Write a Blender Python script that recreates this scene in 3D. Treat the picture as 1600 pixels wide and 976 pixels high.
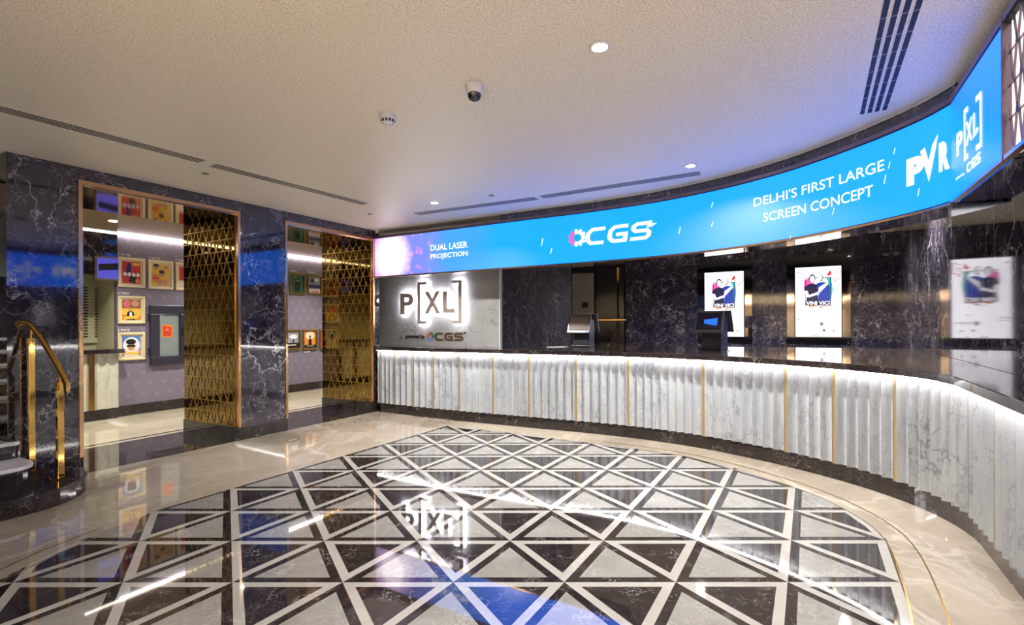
import bpy, bmesh, math, random
from mathutils import Vector, Matrix
random.seed(7)
S = bpy.context.scene
COL = S.collection
for o in list(bpy.data.objects): bpy.data.objects.remove(o)

# ------------------------------------------------------------------ camera, world, exposure
F_PX, HX, HY, CAM_Z, ROLL = 787.6, 800.0, 504.5, 1.5, -0.005
cam = bpy.data.cameras.new('camera'); cam_o = bpy.data.objects.new('camera', cam); COL.objects.link(cam_o)
cam.sensor_width = 36; cam.lens = F_PX*36/1600; cam.shift_y = (HY-488)/1600
cam.clip_start = 0.05; cam.clip_end = 100
cam_o.matrix_world = Matrix.Translation((0, 0, CAM_Z)) @ Matrix.Rotation(math.radians(90), 4, 'X') @ Matrix.Rotation(ROLL, 4, 'Z')
S.camera = cam_o
w = bpy.data.worlds.new('world'); S.world = w; w.use_nodes = True
w.node_tree.nodes['Background'].inputs[0].default_value = (1.0, .96, .90, 1)
w.node_tree.nodes['Background'].inputs[1].default_value = 1.0
S.view_settings.view_transform = 'Standard'; S.view_settings.look = 'None'
S.view_settings.exposure = 0.30; S.view_settings.gamma = 1.0; S.view_settings.use_curve_mapping = False
DOWN_W = 96.0      # watts of each ceiling downlight
UP_W = 1250.0       # watts of each added uplight out of view
CEIL = 3.09

# ------------------------------------------------------------------ image to place helpers
def ray(px, py):
    x, y = px-HX, py-HY
    c, s = math.cos(-ROLL), math.sin(-ROLL)
    X, Y = c*x - s*y, s*x + c*y
    return Vector((X/F_PX, 1, -Y/F_PX))
def on_z(px, py, z):
    r = ray(px, py); k = (z-CAM_Z)/r.z
    return Vector((r.x*k, k, z))
def on_plane(px, py, p0, n):
    r = ray(px, py); c = Vector((0, 0, CAM_Z))
    k = (Vector(p0)-c).dot(n)/r.dot(n)
    return c + r*k

# ------------------------------------------------------------------ materials
def lin(c):
    return tuple((v/12.92 if v <= .04045 else ((v+.055)/1.055)**2.4) for v in c)
def rgb(r, g, b): return lin((r/255, g/255, b/255)) + (1,)
def newmat(name):
    m = bpy.data.materials.new(name); m.use_nodes = True
    return m, m.node_tree.nodes, m.node_tree.links, m.node_tree.nodes['Principled BSDF']
def grain(N, L, B, col, amt=.06, scale=30):
    n = N.new('ShaderNodeTexNoise'); n.inputs['Scale'].default_value = scale; n.inputs['Detail'].default_value = 3
    g = N.new('ShaderNodeNewGeometry'); L.new(g.outputs['Position'], n.inputs['Vector'])
    mx = N.new('ShaderNodeMix'); mx.data_type = 'RGBA'
    mx.inputs[6].default_value = tuple(v*(1-amt) for v in col[:3])+(1,)
    mx.inputs[7].default_value = tuple(min(1, v*(1+amt)) for v in col[:3])+(1,)
    L.new(n.outputs['Fac'], mx.inputs[0]); L.new(mx.outputs[2], B.inputs['Base Color'])
def plain(name, col, rough=.5, metal=0, ior=1.5, amt=.06, scale=30):
    m, N, L, B = newmat(name)
    grain(N, L, B, col, amt, scale)
    B.inputs['Roughness'].default_value = rough; B.inputs['Metallic'].default_value = metal; B.inputs['IOR'].default_value = ior
    return m
def emit(name, col, strength):
    m, N, L, B = newmat(name)
    B.inputs['Base Color'].default_value = (0.02, .02, .02, 1); B.inputs['Roughness'].default_value = .3
    B.inputs['Emission Color'].default_value = col; B.inputs['Emission Strength'].default_value = strength
    return m
def marble(name, base, vein, scale=3.0, thin=.03, rough=.06, ior=1.55, cloud=None, cloud_amt=.5, stretch=(1, 1, 1), vein_amt=1.0, mask=.5, layers=2, warp=.5, seed=0.0):
    m, N, L, B = newmat(name)
    g = N.new('ShaderNodeNewGeometry')
    mp = N.new('ShaderNodeMapping'); mp.inputs['Scale'].default_value = stretch; mp.inputs['Location'].default_value = (seed, seed*.7, seed*1.3)
    L.new(g.outputs['Position'], mp.inputs['Vector'])
    n = N.new('ShaderNodeTexNoise'); n.inputs['Scale'].default_value = scale*.9; n.inputs['Detail'].default_value = 5; n.inputs['Roughness'].default_value = .6
    L.new(mp.outputs[0], n.inputs['Vector'])
    sub = N.new('ShaderNodeVectorMath'); sub.operation = 'SUBTRACT'; sub.inputs[1].default_value = (.5, .5, .5)
    L.new(n.outputs['Color'], sub.inputs[0])
    scl = N.new('ShaderNodeVectorMath'); scl.operation = 'SCALE'; scl.inputs['Scale'].default_value = warp
    L.new(sub.outputs[0], scl.inputs[0])
    add = N.new('ShaderNodeVectorMath'); L.new(mp.outputs[0], add.inputs[0]); L.new(scl.outputs[0], add.inputs[1])
    fac = None
    for k in range(layers):
        v = N.new('ShaderNodeTexVoronoi'); v.feature = 'DISTANCE_TO_EDGE'; v.inputs['Scale'].default_value = scale*(1, 2.3, 4.9)[k]
        L.new(add.outputs[0], v.inputs['Vector'])
        mr = N.new('ShaderNodeMapRange'); mr.inputs['From Min'].default_value = 0; mr.inputs['From Max'].default_value = thin*(1, 1.1, 1.3)[k]
        mr.inputs['To Min'].default_value = 1; mr.inputs['To Max'].default_value = 0
        L.new(v.outputs['Distance'], mr.inputs['Value'])
        nm = N.new('ShaderNodeTexNoise'); nm.inputs['Scale'].default_value = scale*(.8, 1.5, 3)[k]; nm.inputs['Detail'].default_value = 3
        ofs = N.new('ShaderNodeVectorMath'); ofs.inputs[1].default_value = (7.3*k+3, 2.1, 5.5); L.new(mp.outputs[0], ofs.inputs[0]); L.new(ofs.outputs[0], nm.inputs['Vector'])
        mk = N.new('ShaderNodeMapRange'); mk.inputs['From Min'].default_value = mask-.06; mk.inputs['From Max'].default_value = mask+.16
        L.new(nm.outputs['Fac'], mk.inputs['Value'])
        mu = N.new('ShaderNodeMath'); mu.operation = 'MULTIPLY'; L.new(mr.outputs[0], mu.inputs[0]); L.new(mk.outputs[0], mu.inputs[1])
        m2 = N.new('ShaderNodeMath'); m2.operation = 'MULTIPLY'; m2.inputs[1].default_value = vein_amt*(1, .75, .5)[k]; L.new(mu.outputs[0], m2.inputs[0])
        if fac is None: fac = m2
        else:
            mx = N.new('ShaderNodeMath'); mx.operation = 'MAXIMUM'; L.new(fac.outputs[0], mx.inputs[0]); L.new(m2.outputs[0], mx.inputs[1]); fac = mx
    cn = N.new('ShaderNodeTexNoise'); cn.inputs['Scale'].default_value = scale*.7; cn.inputs['Detail'].default_value = 6; cn.inputs['Roughness'].default_value = .65
    L.new(add.outputs[0], cn.inputs['Vector'])
    cr = N.new('ShaderNodeMapRange'); cr.inputs['From Min'].default_value = .35; cr.inputs['From Max'].default_value = .7; cr.inputs['To Max'].default_value = cloud_amt
    L.new(cn.outputs['Fac'], cr.inputs['Value'])
    c1 = N.new('ShaderNodeMix'); c1.data_type = 'RGBA'; c1.inputs[6].default_value = base; c1.inputs[7].default_value = cloud or base
    L.new(cr.outputs[0], c1.inputs[0])
    c2 = N.new('ShaderNodeMix'); c2.data_type = 'RGBA'; c2.inputs[7].default_value = vein
    L.new(c1.outputs[2], c2.inputs[6]); L.new(fac.outputs[0], c2.inputs[0]); L.new(c2.outputs[2], B.inputs['Base Color'])
    B.inputs['Roughness'].default_value = rough; B.inputs['IOR'].default_value = ior
    return m

M = {}
M['black_wall'] = marble('black_marble_wall', (.010, .008, .016, 1), (.50, .47, .50, 1), 2.6, .022, .05, 1.85, (.036, .028, .044, 1), .6, (1, 1, .8), 1.0, .5, 3, .7)
M['black_back'] = marble('black_marble_back', (.016, .014, .032, 1), (.55, .52, .60, 1), 3.6, .022, .07, 1.4, (.045, .038, .07, 1), .6, (1, 1, .8), 1.0, .5, 3, .7, 2)
M['black_satin'] = marble('black_marble_satin', (.014, .012, .026, 1), (.55, .52, .58, 1), 3.2, .022, .3, 1.5, (.032, .026, .042, 1), .6, (1, 1, .6), .75, .48, 3, .7, 1)
M['black'] = marble('black_marble', (.014, .010, .011, 1), (.42, .38, .35, 1), 4.5, .022, .05, 1.6, (.035, .026, .026, 1), .5, (1, 1, 1), .65, .56, 3, .6, 3)
M['black_floor'] = marble('black_marble_inlay', (.014, .010, .011, 1), (.55, .52, .50, 1), 5.0, .02, .03, 2.0, (.030, .024, .026, 1), .5, (1, 1, 1), .7, .56, 3, .6, 5)
M['beige_floor'] = marble('beige_marble_floor', rgb(168, 157, 142), rgb(196, 189, 178), 1.3, .05, .03, 2.0, rgb(126, 115, 102), 1.0, (1, .7, 1), .5, .48, 2, 1.0, 2)
M['grey_floor'] = marble('grey_marble_inlay', rgb(136, 134, 131), rgb(188, 186, 184), 4.0, .05, .03, 2.1, rgb(112, 110, 107), .8, (1, 1, 1), .5, .5, 2, .8, 9)
M['light_floor'] = marble('pale_marble_strip', rgb(160, 157, 153), rgb(188, 186, 183), 3.0, .05, .03, 2.1, rgb(138, 134, 130), .6, (1, 1, 1), .3, .5, 1, .6, 4)
M['white_marble'] = marble('white_marble', rgb(170, 174, 179), rgb(90, 94, 106), 3.2, .05, .22, 1.5, rgb(142, 147, 155), .8, (1, 1, .5), .7, .5, 2, .9, 6)
M['panel_marble'] = marble('grey_marble_panel', rgb(126, 126, 126), rgb(70, 66, 66), 2.2, .03, .22, 1.5, rgb(148, 148, 150), .7, (1, 1, 1), .7, .5, 2, .9, 8)
M['kiosk_marble'] = marble('kiosk_marble', rgb(216, 214, 200), rgb(130, 130, 130), 3.2, .045, .22, 1.5, rgb(190, 188, 176), .7, (1, 1, .5), .55, .5, 2, .9, 6)
M['tread'] = marble('white_marble_tread', rgb(225, 226, 230), rgb(180, 182, 190), 4, .03, .2, 1.5, rgb(210, 210, 216), .6)
M['brass'] = plain('polished_brass', rgb(232, 186, 100), .06, 1, amt=.04)
M['brass_satin'] = plain('satin_brass', rgb(176, 150, 104), .4, .5, amt=.04)
M['brass_dark'] = plain('antique_brass', rgb(190, 150, 84), .25, 1, amt=.05)
M['rose_brass'] = plain('rose_brass', rgb(214, 170, 126), .2, 1, amt=.04)
M['bronze_mirror'] = plain('bronze_mirror', (.25, .175, .07, 1), .04, 1, amt=.03, scale=2)
M['tan_mirror'] = plain('tan_mirror', (.62, .50, .33, 1), .06, 1, amt=.03, scale=2)
M['tan_gloss'] = plain('tan_gloss_ceiling', rgb(190, 164, 128), .05, 0, 2.0, amt=.03, scale=2)
M['smoke_mirror'] = plain('smoke_mirror', (.27, .24, .23, 1), .05, 1, amt=.03, scale=2)
M['lattice_gold'] = plain('lattice_gold', rgb(206, 170, 92), .3, 1)
M['purple_wall'] = plain('purple_wallpaper', rgb(124, 116, 134), .7, amt=.05, scale=4)
M['purple_mark'] = plain('wallpaper_mark', rgb(150, 138, 154), .5)
M['white_mark'] = plain('white_lettering', rgb(235, 232, 230), .5)
M['olive'] = plain('olive_paint', rgb(206, 204, 166), .6)
M['dark_slot'] = plain('dark_recess', (.004, .004, .006, 1), .6)
M['dark_plastic'] = plain('charcoal_plastic', (.020, .022, .034, 1), .35)
M['navy_plastic'] = plain('navy_plastic', (.010, .016, .06, 1), .3)
M['silver_plastic'] = plain('silver_grey_plastic', (.12, .13, .17, 1), .3, .4)
M['white_plastic'] = plain('white_plastic', rgb(205, 205, 215), .4)
M['frame_black'] = plain('black_window_frame', rgb(44, 42, 56), .35)
M['frame_gold'] = plain('gold_picture_frame', rgb(240, 222, 174), .35, .3)
M['frame_dark_gold'] = plain('dark_gold_picture_frame', rgb(150, 122, 62), .35, .8)
M['mount'] = plain('cream_mount', rgb(225, 214, 190), .6)
M['sign_metal'] = plain('brushed_taupe_metal', rgb(158, 146, 140), .45, .1)
M['sign_bronze'] = plain('dark_bronze_lettering', rgb(94, 76, 52), .4, .5)
M['mauve_frame'] = plain('brushed_mauve_frame', rgb(128, 112, 124), .3, .7)
M['black_gloss'] = plain('black_glass', (.006, .006, .010, 1), .03, 0, 1.7)
M['black_lacquer'] = plain('black_lacquer', (.006, .006, .012, 1), .25, 0, 1.35)
M['casing'] = plain('dark_mirror_casing', (.62, .60, .66, 1), .04, 1, amt=.02, scale=2)
M['grille'] = plain('grey_grille', rgb(120, 116, 116), .5)
M['strip_light'] = emit('strip_light', (1, .94, .90, 1), 66)
M['cove_light'] = emit('cove_light', (1, .93, .84, 1), 15)
M['lamp_lens'] = emit('lamp_lens', (1, .98, .95, 1), 25)
M['halo'] = emit('halo_light', (.93, .90, 1, 1), 60)
M['screen_white'] = emit('screen_white', (.97, .93, 1, 1), 1.6)
M['led_white'] = emit('led_white', (1, .97, 1, 1), 1.25)
M['led_blue2'] = emit('led_deep_blue', (.0, .115, 1.0, 1), 2.3)
M['back_white'] = emit('backlit_cream_panel', rgb(240, 228, 222), 1.25)
def emc(name, r, g, b, k=1.0): M[name] = emit(name, rgb(r, g, b), k)
emc('s_navy', 14, 14, 66); emc('s_blue', 20, 60, 170); emc('s_pink', 240, 90, 170); emc('s_teal', 40, 190, 190)
emc('s_red', 225, 50, 66); emc('s_orange', 240, 140, 60); emc('s_grey', 120, 124, 150); emc('s_skin', 252, 244, 252)
emc('s_violet', 150, 80, 200); emc('menu_blue', 82, 76, 190, .8)
for nm, c in dict(p_red=(206, 62, 40), p_orange=(228, 140, 50), p_yellow=(236, 196, 70), p_green=(52, 100, 74), p_blue=(90, 130, 190), p_dark=(30, 26, 28),
                  p_cream=(226, 214, 190), p_brown=(140, 92, 56), p_skin=(206, 150, 112), p_grey=(150, 152, 160), p_navy=(40, 44, 110), p_pink=(214, 110, 120), p_white=(235, 235, 235)).items():
    M[nm] = plain(nm, rgb(*c), .4, amt=.12, scale=25)

# ceiling: speckled cream textured finish
m, N, L, B = newmat('textured_ceiling')
g = N.new('ShaderNodeNewGeometry')
n1 = N.new('ShaderNodeTexNoise'); n1.inputs['Scale'].default_value = 110; n1.inputs['Detail'].default_value = 3; n1.inputs['Roughness'].default_value = .7
L.new(g.outputs['Position'], n1.inputs['Vector'])
cr = N.new('ShaderNodeValToRGB'); cr.color_ramp.elements[0].position = .36; cr.color_ramp.elements[0].color = rgb(190, 175, 150)
cr.color_ramp.elements[1].position = .56; cr.color_ramp.elements[1].color = rgb(234, 225, 208)
L.new(n1.outputs['Fac'], cr.inputs[0]); L.new(cr.outputs[0], B.inputs['Base Color'])
bp = N.new('ShaderNodeBump'); bp.inputs['Strength'].default_value = .25; bp.inputs['Distance'].default_value = .004
L.new(n1.outputs['Fac'], bp.inputs['Height']); L.new(bp.outputs[0], B.inputs['Normal'])
B.inputs['Roughness'].default_value = .42; M['ceiling'] = m

# frosted glass of the hatch
m, N, L, B = newmat('frosted_glass'); grain(N, L, B, rgb(128, 140, 140), .15, 6); B.inputs['Roughness'].default_value = .15; M['frosted'] = m

# wide LED display: blue with a flare near its left end (UV: u = metres along, v = height)
def led_mat():
    m, N, L, B = newmat('led_blue')
    uv = N.new('ShaderNodeUVMap'); sp = N.new('ShaderNodeSeparateXYZ'); L.new(uv.outputs[0], sp.inputs[0])
    def math_(op, a, b=None):
        k = N.new('ShaderNodeMath'); k.operation = op
        for i, v in enumerate((a, b)):
            if v is None: continue
            if isinstance(v, (int, float)): k.inputs[i].default_value = v
            else: L.new(v, k.inputs[i])
        return k.outputs[0]
    nz = N.new('ShaderNodeTexNoise'); nz.inputs['Scale'].default_value = 2.2; nz.inputs['Detail'].default_value = 5; L.new(uv.outputs[0], nz.inputs['Vector'])
    r = N.new('ShaderNodeValToRGB'); r.color_ramp.interpolation = 'EASE'
    e = r.color_ramp.elements
    e[0].position = 0; e[0].color = (.22, .098, .35, 1); e[1].position = .30; e[1].color = (0, .165, 1.0, 1)
    a = e.new(.10); a.color = (.085, .11, .40, 1)
    a = e.new(.19); a.color = (.022, .15, .6, 1)
    t = math_('ADD', math_('DIVIDE', sp.outputs[0], 9.0), math_('MULTIPLY', math_('SUBTRACT', nz.outputs['Fac'], .5), .10))
    L.new(t, r.inputs[0])
    # pink flare puffs
    nz2 = N.new('ShaderNodeTexNoise'); nz2.inputs['Scale'].default_value = 7; nz2.inputs['Detail'].default_value = 4; L.new(uv.outputs[0], nz2.inputs['Vector'])
    puff = N.new('ShaderNodeMapRange'); puff.inputs['From Min'].default_value = .52; puff.inputs['From Max'].default_value = .72; L.new(nz2.outputs['Fac'], puff.inputs['Value'])
    fall = N.new('ShaderNodeMapRange'); fall.inputs['From Min'].default_value = 1.3; fall.inputs['From Max'].default_value = .2; L.new(sp.outputs[0], fall.inputs['Value'])
    pf = math_('MULTIPLY', puff.outputs[0], fall.outputs[0])
    m1 = N.new('ShaderNodeMix'); m1.data_type = 'RGBA'; m1.inputs[7].default_value = rgb(255, 120, 190); L.new(r.outputs[0], m1.inputs[6]); L.new(pf, m1.inputs[0])
    # ball of light
    dx = math_('DIVIDE', math_('SUBTRACT', sp.outputs[0], .36), .24); dy = math_('DIVIDE', math_('SUBTRACT', sp.outputs[1], .31), .25)
    d = math_('SQRT', math_('ADD', math_('MULTIPLY', dx, dx), math_('MULTIPLY', dy, dy)))
    rr = N.new('ShaderNodeValToRGB'); q = rr.color_ramp.elements
    q[0].position = .0; q[0].color = (1, 1, 1, 1); q[1].position = 1; q[1].color = (0, 0, 0, 1)
    z = q.new(.42); z.color = (1, 1, 1, 1); z = q.new(.6); z.color = (.35, .35, .35, 1)
    L.new(math_('DIVIDE', d, 2.0), rr.inputs[0])
    m2 = N.new('ShaderNodeMix'); m2.data_type = 'RGBA'; m2.inputs[7].default_value = (1.0, .85, .97, 1); L.new(m1.outputs[2], m2.inputs[6]); L.new(rr.outputs[0], m2.inputs[0])
    B.inputs['Base Color'].default_value = (.01, .01, .01, 1); B.inputs['Roughness'].default_value = .4
    L.new(m2.outputs[2], B.inputs['Emission Color']); B.inputs['Emission Strength'].default_value = 2.3
    return m
M['led_blue'] = led_mat()

# ------------------------------------------------------------------ mesh builder and object helpers
class MB:
    def __init__(s): s.v = []; s.f = []; s.m = []; s.uv = None; s.smooth = False
    def add(s, vs, fs, mi=0):
        k = len(s.v); s.v += [Vector(v) for v in vs]; s.f += [tuple(i+k for i in f) for f in fs]; s.m += [mi]*len(fs); return s
    def quad(s, a, b, c, d, mi=0): return s.add([a, b, c, d], [(0, 1, 2, 3)], mi)
    def poly(s, pts, mi=0): return s.add(pts, [tuple(range(len(pts)))], mi)
    def box(s, o, x, y, z, mi=0):
        o, x, y, z = map(Vector, (o, x, y, z))
        vs = [o, o+x, o+x+y, o+y, o+z, o+x+z, o+x+y+z, o+y+z]
        fs = [(0, 3, 2, 1), (4, 5, 6, 7), (0, 1, 5, 4), (1, 2, 6, 5), (2, 3, 7, 6), (3, 0, 4, 7)]
        if x.cross(y).dot(z) < 0: fs = [tuple(reversed(f)) for f in fs]
        return s.add(vs, fs, mi)
    def prism(s, pts, ext, mi=0):
        pts = [Vector(p) for p in pts]; e = Vector(ext); n = len(pts)
        fs = [tuple(reversed(range(n))), tuple(range(n, 2*n))] + [(i, (i+1) % n, n+(i+1) % n, n+i) for i in range(n)]
        return s.add(pts+[p+e for p in pts], fs, mi)
    def tube(s, path, r, seg=12, mi=0, caps=True):
        path = [Vector(p) for p in path]; rs = r if isinstance(r, (list, tuple)) else [r]*len(path)
        vs = []; up = None
        for i, p in enumerate(path):
            t = (path[min(i+1, len(path)-1)]-path[max(i-1, 0)]).normalized()
            if up is None: up = Vector((0, 0, 1)) if abs(t.z) < .9 else Vector((1, 0, 0))
            a = t.cross(up).normalized(); b = t.cross(a).normalized(); up = -b if False else up
            for k in range(seg):
                an = 2*math.pi*k/seg; vs.append(p+a*math.cos(an)*rs[i]+b*math.sin(an)*rs[i])
        n = len(path); fs = [(i*seg+k, i*seg+(k+1) % seg, (i+1)*seg+(k+1) % seg, (i+1)*seg+k) for i in range(n-1) for k in range(seg)]
        if caps: fs += [tuple(reversed(range(seg))), tuple(range((n-1)*seg, n*seg))]
        return s.add(vs, fs, mi)
    def lathe(s, c, prof, seg=32, mi=0):      # profile (r, z) around the vertical through c
        c = Vector(c); vs = [c+Vector((r*math.cos(2*math.pi*k/seg), r*math.sin(2*math.pi*k/seg), z)) for r, z in prof for k in range(seg)]
        n = len(prof); fs = [(i*seg+k, i*seg+(k+1) % seg, (i+1)*seg+(k+1) % seg, (i+1)*seg+k) for i in range(n-1) for k in range(seg)]
        fs += [tuple(range(seg)), tuple(reversed(range((n-1)*seg, n*seg)))]
        return s.add(vs, fs, mi)
def link(name, mb, mats, parent=None, root=None, smooth=False, bevel=0):
    if not isinstance(mats, (list, tuple)): mats = [mats]
    if root is None:
        root = parent
        while root is not None and root.parent is not None: root = root.parent
    if root is not None: org = root.location.copy()
    else:
        xs = [v.x for v in mb.v]; ys = [v.y for v in mb.v]; zs = [v.z for v in mb.v]
        org = Vector(((min(xs)+max(xs))/2, (min(ys)+max(ys))/2, min(zs)))
    me = bpy.data.meshes.new(name); me.from_pydata([v-org for v in mb.v], [], mb.f); me.update()
    for mt in mats: me.materials.append(M[mt])
    for p, i in zip(me.polygons, mb.m): p.material_index = i
    if mb.uv:
        ul = me.uv_layers.new(name='UVMap')
        for lp in me.loops: ul.data[lp.index].uv = mb.uv[lp.vertex_index]
    if smooth:
        for p in me.polygons: p.use_smooth = True
    bm = bmesh.new(); bm.from_mesh(me); bmesh.ops.recalc_face_normals(bm, faces=bm.faces) if not mb.uv else None; bm.to_mesh(me); bm.free()
    if smooth and hasattr(me, 'set_sharp_from_angle'): me.set_sharp_from_angle(angle=math.radians(40))
    o = bpy.data.objects.new(name, me); COL.objects.link(o)
    if parent is not None: o.parent = parent
    else: o.location = org
    if bevel:
        b = o.modifiers.new('bevel', 'BEVEL'); b.width = bevel; b.segments = 2; b.limit_method = 'ANGLE'
    return o
def thing(name, label, cat, loc, group=None):
    o = bpy.data.objects.new(name, None); COL.objects.link(o); o.location = loc; o.empty_display_size = .1
    o['label'] = label; o['category'] = cat
    if group: o['group'] = group
    return o
def tag(o, label, cat, group=None):
    o['label'] = label; o['category'] = cat
    if group: o['group'] = group
    return o
def struct(o): o['kind'] = 'structure'; return o

def text_mesh(body, bold=0.0):
    cu = bpy.data.curves.new('lettering', 'FONT'); cu.body = body; cu.resolution_u = 4; cu.offset = bold
    o = bpy.data.objects.new('lettering', cu); COL.objects.link(o)
    dg = bpy.context.evaluated_depsgraph_get(); dg.update(); me = bpy.data.meshes.new_from_object(o.evaluated_get(dg))
    vs = [v.co.copy() for v in me.vertices]; fs = [tuple(p.vertices) for p in me.polygons]
    bpy.data.objects.remove(o); bpy.data.meshes.remove(me); bpy.data.curves.remove(cu)
    x0 = min(v.x for v in vs); x1 = max(v.x for v in vs); y0 = min(v.y for v in vs); y1 = max(v.y for v in vs)
    return [((v.x-x0)/(x1-x0), (v.y-y0)/(y1-y0)) for v in vs], fs
def add_text(mb, body, fn, bold=0.0, depth=0, mi=0):
    """fn(u, v, w) maps the unit box of the text into the place; depth > 0 makes solid letters"""
    uv, fs = text_mesh(body, bold)
    if not depth: return mb.add([fn(u, v, 0) for u, v in uv], fs, mi)
    n = len(uv); vs = [fn(u, v, 0) for u, v in uv]+[fn(u, v, depth) for u, v in uv]
    edges = {}
    for f in fs:
        for a, b in zip(f, f[1:]+f[:1]):
            edges[(a, b)] = 1
    side = [(a, b, b+n, a+n) for (a, b) in edges if (b, a) not in edges]
    return mb.add(vs, [tuple(reversed(f)) for f in fs]+[tuple(i+n for i in f) for f in fs]+side, mi)
def stroke(pts, w, closed=False):
    """2-D polyline thickened to a list of quads"""
    out = []; n = len(pts); P = [Vector(p) for p in pts]
    def off(i):
        if closed: a, b = P[(i-1) % n], P[(i+1) % n]
        else: a, b = P[max(i-1, 0)], P[min(i+1, n-1)]
        d1 = (P[i]-a); d2 = (b-P[i])
        if d1.length < 1e-9: d1 = d2
        if d2.length < 1e-9: d2 = d1
        d1.normalize(); d2.normalize(); n1 = Vector((-d1.y, d1.x)); n2 = Vector((-d2.y, d2.x)); mm = (n1+n2)
        mm = mm.normalized() if mm.length > 1e-6 else n1
        return mm*(w/2/max(.35, mm.dot(n1)))
    for i in range(n if closed else n-1):
        j = (i+1) % n; a, b = off(i), off(j)
        out.append([P[i]+a, P[i]-a, P[j]-b, P[j]+b])
    return out
C_ = [(1, .92), (.30, .92), (.10, .72), (.08, .5), (.10, .28), (.30, .08), (1, .08)]
G_ = [(1, .92), (.30, .92), (.10, .72), (.08, .5), (.10, .28), (.30, .08), (.92, .08), (.92, .46), (.42, .46)]
S_ = [(1, .92), (.26, .92), (.09, .80), (.09, .64), (.22, .52), (.80, .50), (.92, .38), (.92, .20), (.78, .08), (0, .08)]
def cgs_quads(wd=.17, gap=.06):
    q = []
    lw = (1-2*gap)/3
    for k, g_ in enumerate((C_, G_, S_)):
        for qd in stroke([(p[0]*lw*3, p[1]) for p in g_], wd):
            q.append([(v.x/3+k*(lw+gap), v.y) for v in qd])
    return q
def gear_polys(n=9):
    out = []
    for k in range(n):
        a = 2*math.pi*k/n; c, s = math.cos(a), math.sin(a)
        out.append([(c*r-s*t, s*r+c*t) for r, t in ((.55, -.20), (1, -.15), (1, .15), (.55, .20))])
    m_ = 24
    for k in range(m_):
        a, b = 2*math.pi*k/m_, 2*math.pi*(k+1)/m_
        out.append([(.46*math.cos(a), .46*math.sin(a)), (.74*math.cos(a), .74*math.sin(a)), (.74*math.cos(b), .74*math.sin(b)), (.46*math.cos(b), .46*math.sin(b))])
    return out

class Curve:
    """plan curve; nrm points to the room"""
    def __init__(s, pts):
        s.p = [Vector(p) for p in pts]; s.L = [0]
        for a, b in zip(s.p, s.p[1:]): s.L.append(s.L[-1]+(b-a).length)
    def at(s, t):
        import bisect
        i = min(max(bisect.bisect_right(s.L, t)-1, 0), len(s.p)-2)
        k = (t-s.L[i])/(s.L[i+1]-s.L[i]); return s.p[i].lerp(s.p[i+1], k)
    def nrm(s, t, e=.15):
        d = (s.at(min(t+e, s.L[-1]))-s.at(max(t-e, 0))).normalized(); return Vector((d.y, -d.x))
    def pt(s, t, off=0, z=0):
        p = s.at(t)+s.nrm(t)*off; return Vector((p.x, p.y, z))
    def hit(s, px, off=0, lo=0, hi=None):
        r = (px-HX)/F_PX; n = 3000; hi = s.L[-1] if hi is None else hi; prev = None
        for i in range(n+1):
            t = lo+(hi-lo)*i/n; q = s.at(t)+s.nrm(t)*off
            g_ = q.x-r*q.y
            if prev is not None and prev[1]*g_ <= 0 and q.y > 0: return t
            prev = (t, g_)
        return None
def catmull(P, sub=12):
    P = [Vector(p) for p in P]; Q = [P[0]*2-P[1]]+P+[P[-1]*2-P[-2]]; out = []
    for i in range(1, len(Q)-2):
        a, b, c, d = Q[i-1:i+3]
        for k in range(sub):
            t = k/sub; out.append(.5*((2*b)+(c-a)*t+(2*a-5*b+4*c-d)*t*t+(-a+3*b-3*c+d)*t**3))
    out.append(P[-1]); return out

DIR = Vector((-.505, -.863))       # the straight right-hand run
front = catmull([(-2.26, 8.60), (-1.05, 7.88), (.22, 7.24), (1.0, 6.86), (1.62, 6.5), (2.22, 6.02), (2.70, 5.44), (3.02, 4.90), (3.20, 4.45), (3.27, 4.05), (3.25, 3.72), (3.17, 3.44)])
front += [front[-1]+DIR*k for k in (.5, 1, 1.5, 2, 2.5, 3, 3.4)]
FC = Curve(front)
FC_corner = FC.hit(1527, 0)
ledp = catmull([(-2.33, 8.60), (-1.06, 7.86), (.18, 7.12), (1.0, 6.64), (1.74, 6.10), (2.28, 5.52), (2.62, 4.97), (2.80, 4.50), (2.92, 4.0), (2.965, 3.62), (2.945, 3.37)])
LC = Curve(ledp)
ledq = [ledp[-1]+DIR*k for k in (0, .4, .8, 1.2, 1.6, 2.0, 2.4, 2.8, 3.0)]
LS = Curve(ledq)

# left wall frame: s along the wall, d into the wall, z up
LO, LU, LN = Vector((-4.337, 5.09, 0)), Vector((.493, .870, 0)).normalized(), Vector((-.870, .493, 0)).normalized()
def LW(s, d, z=0): return LO+LU*s+LN*d+Vector((0, 0, z))
def on_left(px, py, d):
    p = on_plane(px, py, LW(0, d), LN); q = p-LO; return q.dot(LU), q.z
def lbox(mb, s0, s1, d0, d1, z0, z1, mi=0): return mb.box(LW(s0, d0, z0), LU*(s1-s0), LN*(d1-d0), (0, 0, z1-z0), mi)
OP = [(0.0, 1.625), (2.345, 4.0)]; RD = 1.24; OPZ = 2.925
CD = 3.41; CZ = 3.0            # corridor back wall, corridor ceiling
# back (display) wall and right wall
BU, BNR = Vector((.866, -.5, 0)), Vector((-.5, -.866, 0))      # along, towards room
BP = Vector((0, 12.83, 0))
RP, RU = Vector((3.42, 3.33, 0)), Vector((.512, .859, 0)).normalized(); RNR = Vector((-RU.y, RU.x, 0))
Z3 = Vector((0, 0, 1))

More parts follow.
